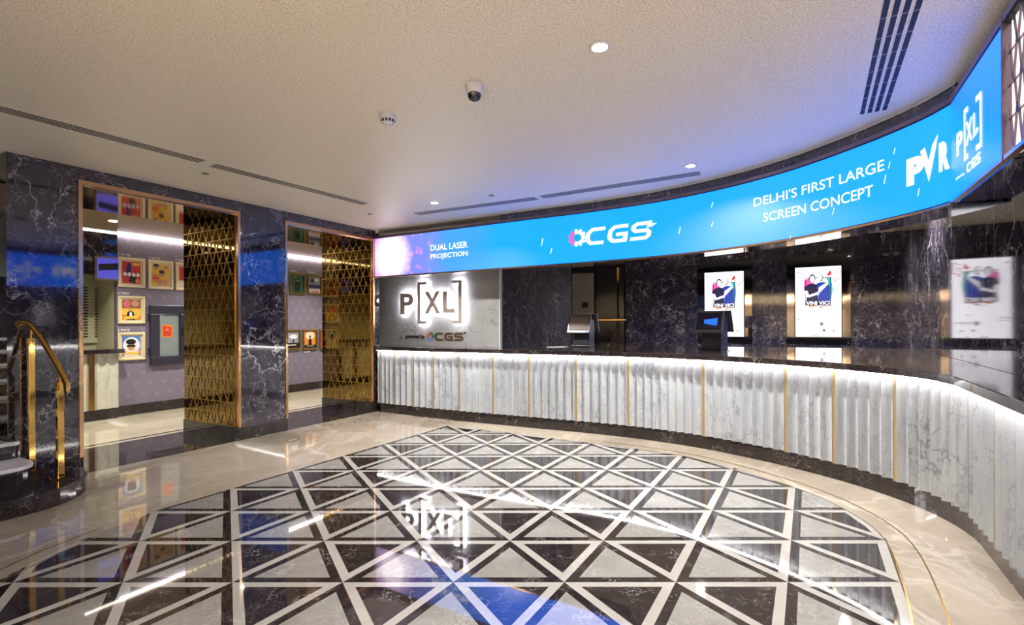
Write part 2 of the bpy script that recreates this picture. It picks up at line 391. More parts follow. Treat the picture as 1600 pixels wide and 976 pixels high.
# ================================================================== SETTING
# ---- floor with inlaid triangles
s_ = 1.5/2.33273; X0, Z0, YAW = 2.57947, 4.53723, -0.0084094; R_ = .8660254
def node(u, v):
    X, Z = u-X0, v*R_+Z0; c, s = math.cos(YAW), math.sin(YAW)
    return Vector((c*X-s*Z, s*X+c*Z))*s_
def ground(px, py): p = on_z(px, py, 0); return Vector((p.x, p.y))
bpx = [(698, 665), (741, 670), (800, 676.5), (863, 684.5), (914, 691.5), (982, 699.5), (1048, 709), (1072, 713), (1146, 730.5), (1226.5, 756.3), (1257, 766.6), (1293, 782), (1331, 800.5),
       (1366, 824), (1385, 841.7), (1396, 870), (1407, 907), (1425, 960), (1440, 1040), (1440, 1200), (900, 2600), (-400, 1900), (-560, 1300), (-300, 1060), (-60, 940), (16, 901), (73, 868), (124, 845), (219, 808), (245, 797.5)]
bnd = [ground(*p) for p in bpx]
def hull(P):
    P = sorted((p.x, p.y) for p in P)
    def half(Q):
        h = []
        for p in Q:
            while len(h) > 1 and (h[-1][0]-h[-2][0])*(p[1]-h[-2][1])-(h[-1][1]-h[-2][1])*(p[0]-h[-2][0]) <= 0: h.pop()
            h.append(p)
        return h[:-1]
    return [Vector(p) for p in half(P)+half(P[::-1])]
HB = hull(bnd)     # counter-clockwise
def inset(P, d):
    n = len(P); L_ = []
    for i in range(n):
        a, b = P[i], P[(i+1) % n]; t = (b-a).normalized(); nn = Vector((-t.y, t.x)); L_.append((a+nn*d, t))
    out = []
    for i in range(n):
        (p, t), (q, r) = L_[i-1], L_[i]; den = t.x*r.y-t.y*r.x
        if abs(den) < 1e-6: out.append(q.copy()); continue
        k = ((q.x-p.x)*r.y-(q.y-p.y)*r.x)/den; out.append(p+t*k)
    return out
def clip(poly, reg):
    for i in range(len(reg)):
        a, b = reg[i], reg[(i+1) % len(reg)]; t = b-a; out = []
        f = lambda p: t.x*(p.y-a.y)-t.y*(p.x-a.x)
        for j in range(len(poly)):
            p, q = poly[j-1], poly[j]; fp, fq = f(p), f(q)
            if (fp >= 0) != (fq >= 0): out.append(p.lerp(q, fp/(fp-fq)))
            if fq >= 0: out.append(q)
        poly = out
        if len(poly) < 3: return []
    return poly
INS = .083*s_
HB_in = inset(HB, INS)
fl = MB()
E0 = .0012
def flat(P, mi, z): 
    if len(P) >= 3: fl.poly([(p.x, p.y, z) for p in P], mi)
fl.quad((-14, -6, 0), (12, -6, 0), (12, 16, 0), (-14, 16, 0), 0)
flat(HB, 3, E0*.5)
for j in range(-9, 10):
    for i in range(-12, 16):
        u = i-.5*j
        for up in (1, 0):
            T = [node(u, j), node(u+1, j), node(u+.5, j+1)] if up else [node(u, j), node(u+.5, j-1), node(u+1, j)]
            I = inset(T, INS)
            outer = clip(T, HB)
            if not outer: continue
            if up:
                flat(outer, 1, E0); flat(clip(I, HB), 2, E0*1.6)
            else:
                flat(outer, 3, E0); flat(clip(I, HB_in), 1, E0*1.6)
# thin brass rings round the pattern
def ring(d):
    P = inset(HB, -d)
    dense = []
    for a, b in zip(P, P[1:]+P[:1]): dense += [a, a.lerp(b, .5)]
    n = len(dense)
    for _ in range(6): dense = [(dense[i-1]+dense[i]*2+dense[(i+1) % n])/4 for i in range(n)]
    for i in range(n):
        a, b = dense[i], dense[(i+1) % n]
        if a.x < -.2 and a.y > 4.1: continue
        if -.6 < a.x < 1.3 and a.y > 5.4: continue
        t = (b-a).normalized(); nn = Vector((-t.y, t.x))*.0045
        flat([a+nn, a-nn, b-nn, b+nn], 4, E0*2)
ring(.012); ring(.165)
# black marble thresholds, pale corridor floor
for a, b in OP:
    fl.poly([LW(a, 0, E0), LW(b, 0, E0), LW(b, RD, E0), LW(a, RD, E0)], 1)
fl.poly([LW(-4, RD, E0), LW(10, RD, E0), LW(10, CD+.2, E0), LW(-4, CD+.2, E0)], 5)
fl.poly([LW(-4, RD+.10, E0*2), LW(10, RD+.10, E0*2), LW(10, RD+.16, E0*2), LW(-4, RD+.16, E0*2)], 1)
fl.poly([LW(-4, CD-.09, E0*2), LW(10, CD-.09, E0*2), LW(10, CD-.06, E0*2), LW(-4, CD-.06, E0*2)], 1)
M['corridor_floor'] = marble('corridor_floor_marble', rgb(196, 188, 165), rgb(222, 216, 200), 1.6, .05, .04, 1.6, rgb(165, 155, 132), .8, (1, 1, 1), .4, .48, 2, .9, 12)
struct(link('floor', fl, ['beige_floor', 'black_floor', 'grey_floor', 'light_floor', 'brass_dark', 'corridor_floor']))

# ---- ceilings
struct(link('ceiling', MB().box((-14, -6, CEIL), (26, 0, 0), (0, 22, 0), (0, 0, .1)), 'ceiling'))
struct(link('ceiling', MB().box(LW(-4, RD+.01, CZ), LU*14, LN*(CD+1.4-RD), (0, 0, .05)), 'tan_gloss'))

# ---- left wall: marble piers and lintels as one wall
wl = MB()
lbox(wl, -.56, OP[0][0], 0, RD, 0, CEIL); lbox(wl, OP[0][1], OP[1][0], 0, RD, 0, CEIL); lbox(wl, OP[1][1], 4.15, 0, RD, 0, CEIL)
for a, b in OP: lbox(wl, a, b, 0, RD, OPZ, CEIL)
struct(link('wall_left', wl, 'black_wall'))
bb = MB()
lbox(bb, -.30, OP[0][0], -.012, 0, 0, .17); lbox(bb, OP[0][1]+.0, OP[1][0], -.006, 0, 0, .16); lbox(bb, OP[1][1], 4.15, -.008, 0, 0, .16)
struct(link('baseboard_left', bb, 'black'))
# wall pieces beyond the stairs
st = MB(); lbox(st, -3.4, -2.6, -3.5, 3, 0, CEIL)
struct(link('wall_stairwell', st, 'black_wall'))
st = MB(); lbox(st, -2.6, -.56, 3.0, 3.1, 0, CEIL); st2 = MB(); lbox(st2, -2.6, -.6, 2.85, 2.98, 2.15, CEIL)
struct(link('wall_stairwell', st, 'frame_black')); struct(link('trim_1', st2, 'frosted'))
st = MB(); lbox(st, -2.6, -.6, 2.83, 2.85, 2.62, 2.64); struct(link('trim_2', st, 'brass'))

# ---- corridor behind the openings
cw = MB(); lbox(cw, 1.70, 10, CD, CD+.1, 0, CZ)
def vmark(mb, s, z, h, d, mi, wd=.14):
    for sg in (-1, 1):
        mb.poly([LW(s, d, z), LW(s+sg*h*.55, d, z+h), LW(s+sg*h*.55-sg*h*wd*2, d, z+h), LW(s-sg*h*.0, d, z+h*.36)], mi)
for r_ in range(15):
    for c_ in range(38):
        s0 = 1.86+c_*.215+(r_ % 2)*.107; z0 = .28+r_*.185
        if s0 < 9.9: vmark(cw, s0, z0, .075, CD-.0015, 1)
for s0, z0 in ((4.7, 2.35), (6.5, 1.62), (6.5, .72)): vmark(cw, s0, z0, .11, CD-.003, 2, .2)
struct(link('wall_corridor', cw, ['purple_wall', 'purple_mark', 'white_mark']))
bb = MB(); lbox(bb, 1.70, 10, CD-.012, CD, 0, .17); struct(link('baseboard_corridor', bb, 'black'))
ce = MB(); lbox(ce, -4.1, -4, RD, CD+1.4, 0, CZ); lbox(ce, 10, 10.1, RD, CD+.1, 0, CZ); struct(link('wall_corridor_end', ce, 'purple_wall'))
ro = MB(); lbox(ro, -4, 1.70, CD+.75, CD+.85, 0, CZ); lbox(ro, 1.70, 1.80, CD+.1, CD+.85, 0, CZ); struct(link('wall_kiosk', ro, 'olive'))

# ---- back wall, right wall, dark return wall and the soffit band
bw = MB(); c0 = BP+BU*2.96; bw.box(c0, BU*4.86, -BNR*.12, (0, 0, CEIL)); struct(link('wall_back', bw, 'black_back'))
rw = MB(); rw.box(RP-RU*3.3, RU*9.9, -RNR*.12, (0, 0, CEIL)); struct(link('wall_right', rw, 'black_wall'))
rt = MB(); a = Vector((-.17, 8.03, 0)); b = Vector((1.10, 9.32, 0)); t = (b-a).normalized(); rt.box(a, b-a, Vector((-t.y, t.x, 0))*.1, (0, 0, CEIL)); struct(link('wall_return', rt, 'black_satin'))
# wall behind the opening in the back wall
hw = MB(); h0 = Vector((.9, 12.6, 0)); hw.box(h0, BU*2.3, -BNR*.1, (0, 0, CEIL)); struct(link('wall_service', hw, 'black_lacquer'))
M['tan_paint'] = plain('tan_wall_paint', rgb(186, 172, 150), .6)
q = MB(); q.box((-9, -5.9, 0), (13, 0, 0), (0, -.1, 0), (0, 0, CEIL)); struct(link('wall_rear', q, 'tan_paint'))
q = MB(); q.box((-9, -5.9, 0), (.1, 0, 0), (0, 11, 0), (0, 0, CEIL)); struct(link('wall_far_left', q, 'tan_paint'))
q = MB(); q.prism([(1.80, .50, 0), (3.1, -5.9, 0), (3.2, -5.9, 0), (1.92, .50, 0)], (0, 0, CEIL)); struct(link('wall_near_right', q, 'tan_paint'))
tb = MB(); ts0 = LC.hit(781); n_ = 60
for i in range(n_):
    t0 = ts0+(LC.L[-1]-ts0)*i/n_; t1 = ts0+(LC.L[-1]-ts0)*(i+1)/n_
    a, b, c, d = LC.pt(t0, -.03), LC.pt(t1, -.03), LC.pt(t1, -.07), LC.pt(t0, -.07)
    tb.prism([p+Z3*2.955 for p in (a, b, c, d)], (0, 0, CEIL-2.955))
struct(link('trim_3', tb, 'black_wall'))
edge = MB()
pts = [LC.pt(LC.L[-1]*i/80, -.022, CEIL-.004) for i in range(81)]
edge.tube(pts, .005, 6); struct(link('trim_4', edge, 'white_plastic'))

# ================================================================== COUNTER
TOP_Z, SLAB = 1.118, .062
K = FC.pt(0)
counter = thing('ticket_counter', 'long curved ticket counter faced in fluted white marble with brass strips on a black plinth', 'counter', FC.pt(FC.L[-1]*.4))
pl = MB(); n_ = 110
def sweep(mb, C, t0, t1, o0, o1, z0, z1, n, mi=0):
    P = [C.pt(t0+(t1-t0)*i/n, o0, z0) for i in range(n+1)]+[C.pt(t0+(t1-t0)*i/n, o1, z0) for i in range(n, -1, -1)]
    m_ = len(P); H = Z3*(z1-z0)
    vs = P+[p+H for p in P]; fs = []
    for i in range(n):
        a, b, c, d = i, i+1, m_-2-i, m_-1-i
        fs += [(a, d, c, b), (a+m_, b+m_, c+m_, d+m_)]
    for i in range(m_): j = (i+1) % m_; fs.append((i, j, j+m_, i+m_))
    return mb.add(vs, fs, mi)
sweep(pl, FC, 0, FC.L[-1], 0, -.10, 0, .158, n_)
link('plinth', pl, 'black', counter)
co = MB(); sweep(co, FC, 0, FC.L[-1], -.035, -.10, .158, TOP_Z-SLAB, n_); link('carcass', co, 'dark_slot', counter)
brass_px = [597, 618.3, 647.5, 678.3, 718.7, 771, 827.3, 900.2, 982.2, 1100, 1229, 1305, 1402]
cuts = [FC.hit(p, .02) for p in brass_px]+[FC_corner]
cuts.append(cuts[-1]+.56)
while cuts[-1] < FC.L[-1]-.8: cuts.append(cuts[-1]+.62)
cuts.append(FC.L[-1]-.01); cuts = [.005]+cuts
BW = .034
for k in range(len(cuts)-1):
    a, b = cuts[k]+(BW/2 if k else 0), cuts[k+1]-BW/2
    n = max(1, round((b-a)/.108)); q = 8; mb = MB(); ring_ = []
    for i in range(n):
        for j in range(q+(i == n-1)):
            u = j/q; t = a+(b-a)*(i+u)/n
            dpt = .0+.052*((2*u-1)**2 if u < .98 or i == n-1 else 1)
            ring_.append(FC.pt(t, dpt))
    m_ = len(ring_); z0, z1 = .158, TOP_Z-SLAB-.001
    back = [FC.pt(a+(b-a)*i/(m_-1), -.03) for i in range(m_)]
    vs = [p+Z3*z0 for p in ring_]+[p+Z3*z1 for p in ring_]+[p+Z3*z0 for p in back]+[p+Z3*z1 for p in back]; fs = []
    for i in range(m_-1):
        fs += [(i, i+1, m_+i+1, m_+i), (i, 2*m_+i, 2*m_+i+1, i+1), (m_+i, m_+i+1, 3*m_+i+1, 3*m_+i)]
    fs += [(0, m_, 3*m_, 2*m_), (m_-1, 3*m_-1, 4*m_-1, 2*m_-1)]
    mb.add(vs, fs); link('fluted_panel', mb, 'white_marble', counter)
    if k < len(cuts)-2:
        c = cuts[k+1]; mb = MB(); sweep(mb, FC, c-BW/2+.001, c+BW/2-.001, .046, -.03, .159, TOP_Z-SLAB-.002, 1); link('brass_strip', mb, 'brass_satin', counter)
lt = MB(); sweep(lt, FC, .01, FC.L[-1]-.02, .070, .080, TOP_Z-SLAB-.008, TOP_Z-SLAB-.0005, 160); link('strip_light', lt, 'strip_light', counter)['label'] = 'bright white strip of light under the worktop edge'
# worktop
OV = .125
fr = [FC.at(FC.L[-1]*i/160)+FC.nrm(FC.L[-1]*i/160)*OV for i in range(161)]
def on_rw(y, off=.004): k = (y-RP.y)/RU.y; p = RP+RU*k+RNR*off; return (p.x, p.y)
rend = FC.at(FC.L[-1])
k_end = (Vector((rend.x, rend.y, 0))-RP).dot(RU)
pe = RP+RU*k_end+RNR*.004
back = [(pe.x, pe.y), on_rw(3.33), on_rw(7.0), (3.67, 7.62), (2.02, 8.28), (2.0, 9.15), (1.12, 9.30), (-.13, 8.02), (-.16, 7.92), (-2.36, 9.18)]
wt = MB(); P = [(p.x, p.y, TOP_Z-SLAB) for p in fr]+[(p[0], p[1], TOP_Z-SLAB) for p in back]
wt.prism(P, (0, 0, SLAB))
tag(link('worktop', wt, 'black', bevel=.004), 'glossy black marble worktop running along the whole curved ticket counter', 'worktop')

# ================================================================== LED DISPLAYS
LZ0, LZ1 = 2.305, 2.945
led = thing('led_display', 'long curved bright blue LED screen above the counter showing white captions', 'screen', LC.pt(LC.L[-1]*.5, 0, LZ0))
def screen_strip(C, t0, t1, n, mat, parent, u0=0):
    mb = MB(); mb.uv = []
    for i in range(n+1):
        t = t0+(t1-t0)*i/n
        for z in (LZ0, LZ1): mb.v.append(C.pt(t, 0, z)); mb.uv.append((t-u0, z-LZ0))
    for i in range(n): mb.f.append((2*i+1, 2*i, 2*i+2, 2*i+3)); mb.m.append(0)
    o = link('screen', mb, mat, parent)
    s_m = o.modifiers.new('thickness', 'SOLIDIFY'); s_m.thickness = .01; s_m.offset = 0
    return o
screen_strip(LC, .0, LC.L[-1], 90, 'led_blue', led)
fm = MB(); sweep(fm, LC, 0, LC.L[-1], .012, -.03, LZ1+.012, LZ1+.045, 90); link('top_frame', fm, 'mauve_frame', led)
fm = MB(); sweep(fm, LC, 0, LC.L[-1], .004, -.03, LZ1+.001, LZ1+.012, 90); link('top_gap', fm, 'dark_slot', led)
fm = MB(); sweep(fm, LC, 0, LC.L[-1], .010, -.02, LZ0-.026, LZ0-.010, 90); link('bottom_frame', fm, 'rose_brass', led)
fm = MB(); sweep(fm, LC, 0, LC.L[-1], .004, -.02, LZ0-.010, LZ0-.001, 90); link('bottom_gap', fm, 'dark_slot', led)
cs = MB(); sweep(cs, LC, 0, LC.L[-1], -.031, -.36, LZ0-.02, LZ1+.01, 90); link('casing', cs, 'casing', led)
def led_text(body, x0, x1, y, hpx, parent, C=LC, name='caption', mat='led_white', bold=.0, yl=None):
    """text between two sight lines, height from the picture, at height read at its middle"""
    a, b = C.hit(x0), C.hit(x1); mid = C.at((a+b)/2)
    if mid.x/mid.y*F_PX+HX is None: pass
    pm = mid.y; zc = on_z_at(C, (a+b)/2, y); h = hpx*pm/F_PX
    uv, fs = text_mesh(body, bold)
    order = sorted(fs, key=lambda f: min(uv[i][0] for i in f)); words = []; right = -1     # one part for each word
    for f in order:
        lo_, hi_ = min(uv[i][0] for i in f), max(uv[i][0] for i in f)
        if not words or lo_ > right+.55*h/(b-a)*.5: words.append([])
        words[-1].append(f); right = max(right, hi_)
    for wf in words:
        idx = sorted({i for f in wf for i in f}); mp_ = {i: k for k, i in enumerate(idx)}
        mb = MB(); mb.add([C.pt(a+(b-a)*uv[i][0], .008, zc+(uv[i][1]-.5)*h) for i in idx], [tuple(mp_[i] for i in f) for f in wf])
        link(name, mb, mat, parent)
def on_z_at(C, t, y):
    p = C.at(t); px = HX+p.x/p.y*F_PX; dx = px-HX
    yy = y-HY; Y = -math.sin(ROLL)*dx*1.0+yy     # undo the roll
    return CAM_Z-Y*p.y/F_PX
led_text('DUAL LASER', 673.5, 731.5, 384.6, 9.6, led, bold=.012)
led_text('PROJECTION', 673.5, 731.5, 399.3, 9.6, led, bold=.012)
led_text("DELHI'S FIRST LARGE", 1179, 1384, 291.5, 15.5, led, bold=.006)
led_text('SCREEN CONCEPT', 1194, 1366, 321.5, 15.5, led, bold=.006)
def led_flat(polys, x0, x1, y, hpx, parent, C=LC, name='logo', mat='led_white', sh=0.0, top=None):
    a, b = C.hit(x0), C.hit(x1); mid = C.at((a+b)/2); zc = on_z_at(C, (a+b)/2, y); h = hpx*mid.y/F_PX
    mb = MB()
    for P in polys: mb.poly([C.pt(a+(b-a)*(p[0]+sh*(p[1]-.5)), .009, zc+(p[1]-.5)*h) for p in P])
    return link(name, mb, mat, parent)
led_flat(cgs_quads(.20), 917, 1018, 365, 26, led, sh=.04)
led_flat([[(0, 0), (.5, 0), (1, .8), (.3, .8)]], 1010, 1028, 351, 6, led)
gp = [[(x*.5+.5, y*.5+.5) for x, y in P] for P in gear_polys(11)]
gmid = [P for P in gp if sum(p[0] for p in P)/4 > .38]; gred = [P for P in gp if sum(p[0] for p in P)/4 <= .38]
led_flat(gmid, 889, 917, 371.5, 27, led, name='gear_emblem'); led_flat(gred, 889, 917, 371.5, 27, led, name='gear_emblem', mat='s_pink')
for x, y, l in ((848, 378, 12), (862, 392, 9), (1063, 360, 11), (1114, 320, 8), (1114, 350, 8), (1236, 372, 8), (1304, 330, 10), (1385, 280, 14), (1392, 258, 10), (1400, 236, 10), (1438, 300, 12)):
    led_flat([[(0, 0), (.35, 0), (1, 1), (.65, 1)]], x-2, x+2, y, l, led, name='sparkle', mat='s_skin')
# big V-serif word mark
led_text('P', 1419, 1447, 266, 43, led, bold=.07)
led_flat([[(0, .80), (.24, .86), (.52, .36), (.46, -.02)], [(.46, -.02), (.40, .40), (.66, .84), (1.0, 1.04), (.86, .72)]], 1441, 1469, 250, 64, led)
led_text('R', 1470, 1487, 243, 46, led, bold=.07)
# straight deep blue display
SE = LS.hit(1571)
led2 = thing('led_display', 'short flat deep blue LED screen at the right end with white bracketed logo', 'screen', LS.pt(SE/2, 0, LZ0))
screen_strip(LS, .004, SE, 4, 'led_blue2', led2)
led_end = LS.L[-1]
def frame_run(parent, t0, t1):
    fm = MB(); sweep(fm, LS, t0, t1, .012, -.03, LZ1+.012, LZ1+.045, 4); link('top_frame', fm, 'mauve_frame', parent)
    fm = MB(); sweep(fm, LS, t0, t1, .004, -.03, LZ1+.001, LZ1+.012, 4); link('top_gap', fm, 'dark_slot', parent)
    fm = MB(); sweep(fm, LS, t0, t1, .010, -.02, LZ0-.022, LZ0-.002, 4); link('bottom_frame', fm, 'rose_brass', parent)
    cs = MB(); sweep(cs, LS, t0, t1, -.031, -.30, LZ0-.02, LZ1+.01, 4); link('casing', cs, 'casing', parent)
frame_run(led2, .002, SE)
fm = MB(); sweep(fm, LS, SE, SE+.014, .012, -.03, LZ0-.02, LZ1+.045, 1); link('end_frame', fm, 'mauve_frame', led2)
def ls_z(px, y): t = LS.hit(px); return t, on_z_at(LS, t, y)
def ls_poly(mb, pix): 
    P = []
    for px, py in pix: t, z = ls_z(px, py); P.append(LS.pt(t, .008, z))
    mb.poly(P)
def ls_span(x0, x1, y0t, y0b, y1t, y1b):
    a, zt = ls_z(x0, y0t); _, zb = ls_z(x0, y0b); b, wt_ = ls_z(x1, y1t); _, wb = ls_z(x1, y1b)
    return lambda u, v, w: LS.pt(a+(b-a)*u, .008, (zb+(zt-zb)*v)*(1-u)+(wb+(wt_-wb)*v)*u)
mb = MB(); add_text(mb, 'P', ls_span(1498.6, 1507.6, 209.5, 245, 200, 236), .03); link('letter', mb, 'led_white', led2)
mb = MB(); add_text(mb, 'X', ls_span(1513.2, 1523, 192, 229, 180, 217), .03); link('letter', mb, 'led_white', led2)
mb = MB(); add_text(mb, 'L', ls_span(1524.5, 1532, 178, 216, 168, 204), .03); link('letter', mb, 'led_white', led2)
f_ = ls_span(1510, 1538, 171.5, 252, 141, 228)
for q_ in ([(0, 0), (.24, 0), (.24, .1), (.09, .1), (.09, .9), (.24, .9), (.24, 1), (0, 1)], [(1, 0), (1, 1), (.70, 1), (.70, .9), (.91, .9), (.91, .1), (.70, .1), (.70, 0)]):
    mb = MB(); mb.poly([f_(u, v, 0) for u, v in q_]); link('bracket', mb, 'led_white', led2)
mb = MB(); f_ = ls_span(1514.5, 1535.5, 257, 270, 236, 252)
for q_ in cgs_quads(.24): mb.poly([f_(p[0], p[1], 0) for p in q_])
link('logo', mb, 'led_white', led2)
mb = MB(); add_text(mb, 'powered by', ls_span(1497, 1510.5, 277, 282, 268, 273), .02); link('caption', mb, 'led_white', led2)
# backlit lattice box beyond it
lx = thing('backlit_panel', 'cream backlit panel behind a dark V-pattern lattice at the right edge', 'light panel', LS.pt((SE+led_end)/2, 0, LZ0))
mb = MB(); sweep(mb, LS, SE+.03, led_end, -.02, -.03, LZ0, LZ1, 4); link('light_sheet', mb, 'back_white', lx)
frame_run(lx, SE+.024, led_end)
mb = MB()
def bar2(mb, fn, a, b, w_, dep):
    d = Vector((b[0]-a[0], b[1]-a[1])).normalized(); n2 = Vector((-d.y, d.x))*w_/2
    P = [fn(a[0]+n2.x, a[1]+n2.y), fn(b[0]+n2.x, b[1]+n2.y), fn(b[0]-n2.x, b[1]-n2.y), fn(a[0]-n2.x, a[1]-n2.y)]
    mb.prism(P, dep)
fn = lambda t, z: LS.pt(t, -.012, z)
dep = LS.nrm(SE+.3)*.008; dep = Vector((dep.x, dep.y, 0))
t = SE+.05
rows_ = [LZ0+.005+.16*k for k in range(5)]
for z in rows_: bar2(mb, fn, (SE+.03, z), (led_end-.01, z), .005, dep)
while t < led_end-.1:
    for k, z in enumerate(rows_[:-1]):
        o_ = 0 if k % 2 == 0 else .055
        if t+o_+.11 < led_end-.02:
            bar2(mb, fn, (t+o_, min(z+.21, LZ1)), (t+o_+.05, z-.0), .0065, dep); bar2(mb, fn, (t+o_+.10, min(z+.21, LZ1)), (t+o_+.05, z-.0), .0065, dep)
    t += .11
link('lattice', mb, 'mauve_frame', lx)

# ================================================================== MARBLE SIGN PANEL WITH LIT LETTERS
PU = Vector((.866, -.5, 0)); PN = Vector((-.5, -.866, 0)); PR = Vector((-.20, 7.955, 0))
PLn = 2.62
pp = MB(); pp.box(PR-PU*PLn-PN*.0, PU*PLn, -PN*.06, (0, 0, CEIL)); struct(link('wall_sign', pp, 'panel_marble'))
pe_ = MB(); pe_.box(PR-Z3*0+Z3*TOP_Z+PU*.001, PU*.012, -PN*.07, (0, 0, CEIL-TOP_Z)); struct(link('trim_5', pe_, 'white_plastic'))
def on_panel(px, py): p = on_plane(px, py, PR, PN); return (p-PR).dot(PU), p.z
def pan_fn(x0, x1, ytl, ybl, off):
    a, zt = on_panel(x0, ytl); _, zb = on_panel(x0, ybl); b, _ = on_panel(x1, ytl)
    return lambda u, v, w: PR+PU*(a+(b-a)*u)+Z3*(zb+(zt-zb)*v)+PN*(off+w)
sign = thing('illuminated_sign', 'halo-lit metal letters P[XL] mounted on the grey marble panel', 'sign', PR-PU*1.2+Z3*1.6)
def sign_letter(ch, x0, x1, yt, yb):
    f_ = pan_fn(x0, x1, yt, yb, .06); mb = MB(); add_text(mb, ch, f_, .03, .02); o = link('letter', mb, 'sign_metal', sign)
    f_ = pan_fn(x0, x1, yt, yb, .052); mb = MB(); add_text(mb, ch, f_, .006, .004); link('halo_light', mb, 'halo', o, root=sign)
sign_letter('P', 630, 650.3, 458.8, 491.2); sign_letter('X', 667.6, 692.2, 456.3, 490); sign_letter('L', 696.4, 714.5, 455.6, 489)
for (x0, x1, yt, yb, side) in ((656.8, 670, 441.2, 505.6, 0), (710.4, 725, 438.4, 505.2, 1)):
    f_ = pan_fn(x0, x1, yt, yb, .06); tk = .32
    sh = [(0, 0), (1, 0), (1, .075), (tk, .075), (tk, .925), (1, .925), (1, 1), (0, 1)]
    if side: sh = [(1-x, y) for x, y in sh]
    mb = MB(); mb.prism([f_(x, y, 0) for x, y in sh], PN*.02); o = link('bracket', mb, 'sign_metal', sign)
    sh = [((x-.5)*.92+.5, (y-.5)*.98+.5) for x, y in sh]; mb = MB(); mb.prism([f_(x, y, -.006) for x, y in sh], PN*.004); link('halo_light', mb, 'halo', o, root=sign)
sub = thing('wall_lettering', 'small dark lettering powered by CGS under the lit letters', 'sign', PR-PU*1.2+Z3*1.25)
mb = MB(); add_text(mb, 'powered by', pan_fn(634, 664, 522.0, 529.5, .003), .024, .008); link('caption', mb, 'p_dark', sub)
f_ = pan_fn(680, 723.5, 519.5, 531, .003); mb = MB()
for q_ in cgs_quads(.22): mb.prism([f_(p[0], p[1], 0) for p in q_], PN*.008)
link('logo', mb, 'sign_bronze', sub)
f_ = pan_fn(725, 728, 518.6, 520.4, .003); mb = MB(); mb.prism([f_(0, 0, 0), f_(1, 0, 0), f_(1, 1, 0), f_(0, 1, 0)], PN*.008); link('tick', mb, 'p_dark', sub)
f_ = pan_fn(667, 678.5, 518, 531.5, .003)
for k, (mt, sel) in enumerate((('p_red', lambda x, y: x < -.1 and y > -.3), ('p_green', lambda x, y: x >= -.1 and y > -.3), ('p_blue', lambda x, y: y <= -.3))):
    mb = MB()
    for P in gear_polys(9):
        cx_, cy_ = sum(p[0] for p in P)/4, sum(p[1] for p in P)/4
        if sel(cx_, cy_): mb.prism([f_(p[0]*.5+.5, p[1]*.5+.5, 0) for p in P], PN*.006)
    if mb.v: link('gear_emblem', mb, mt, sub)

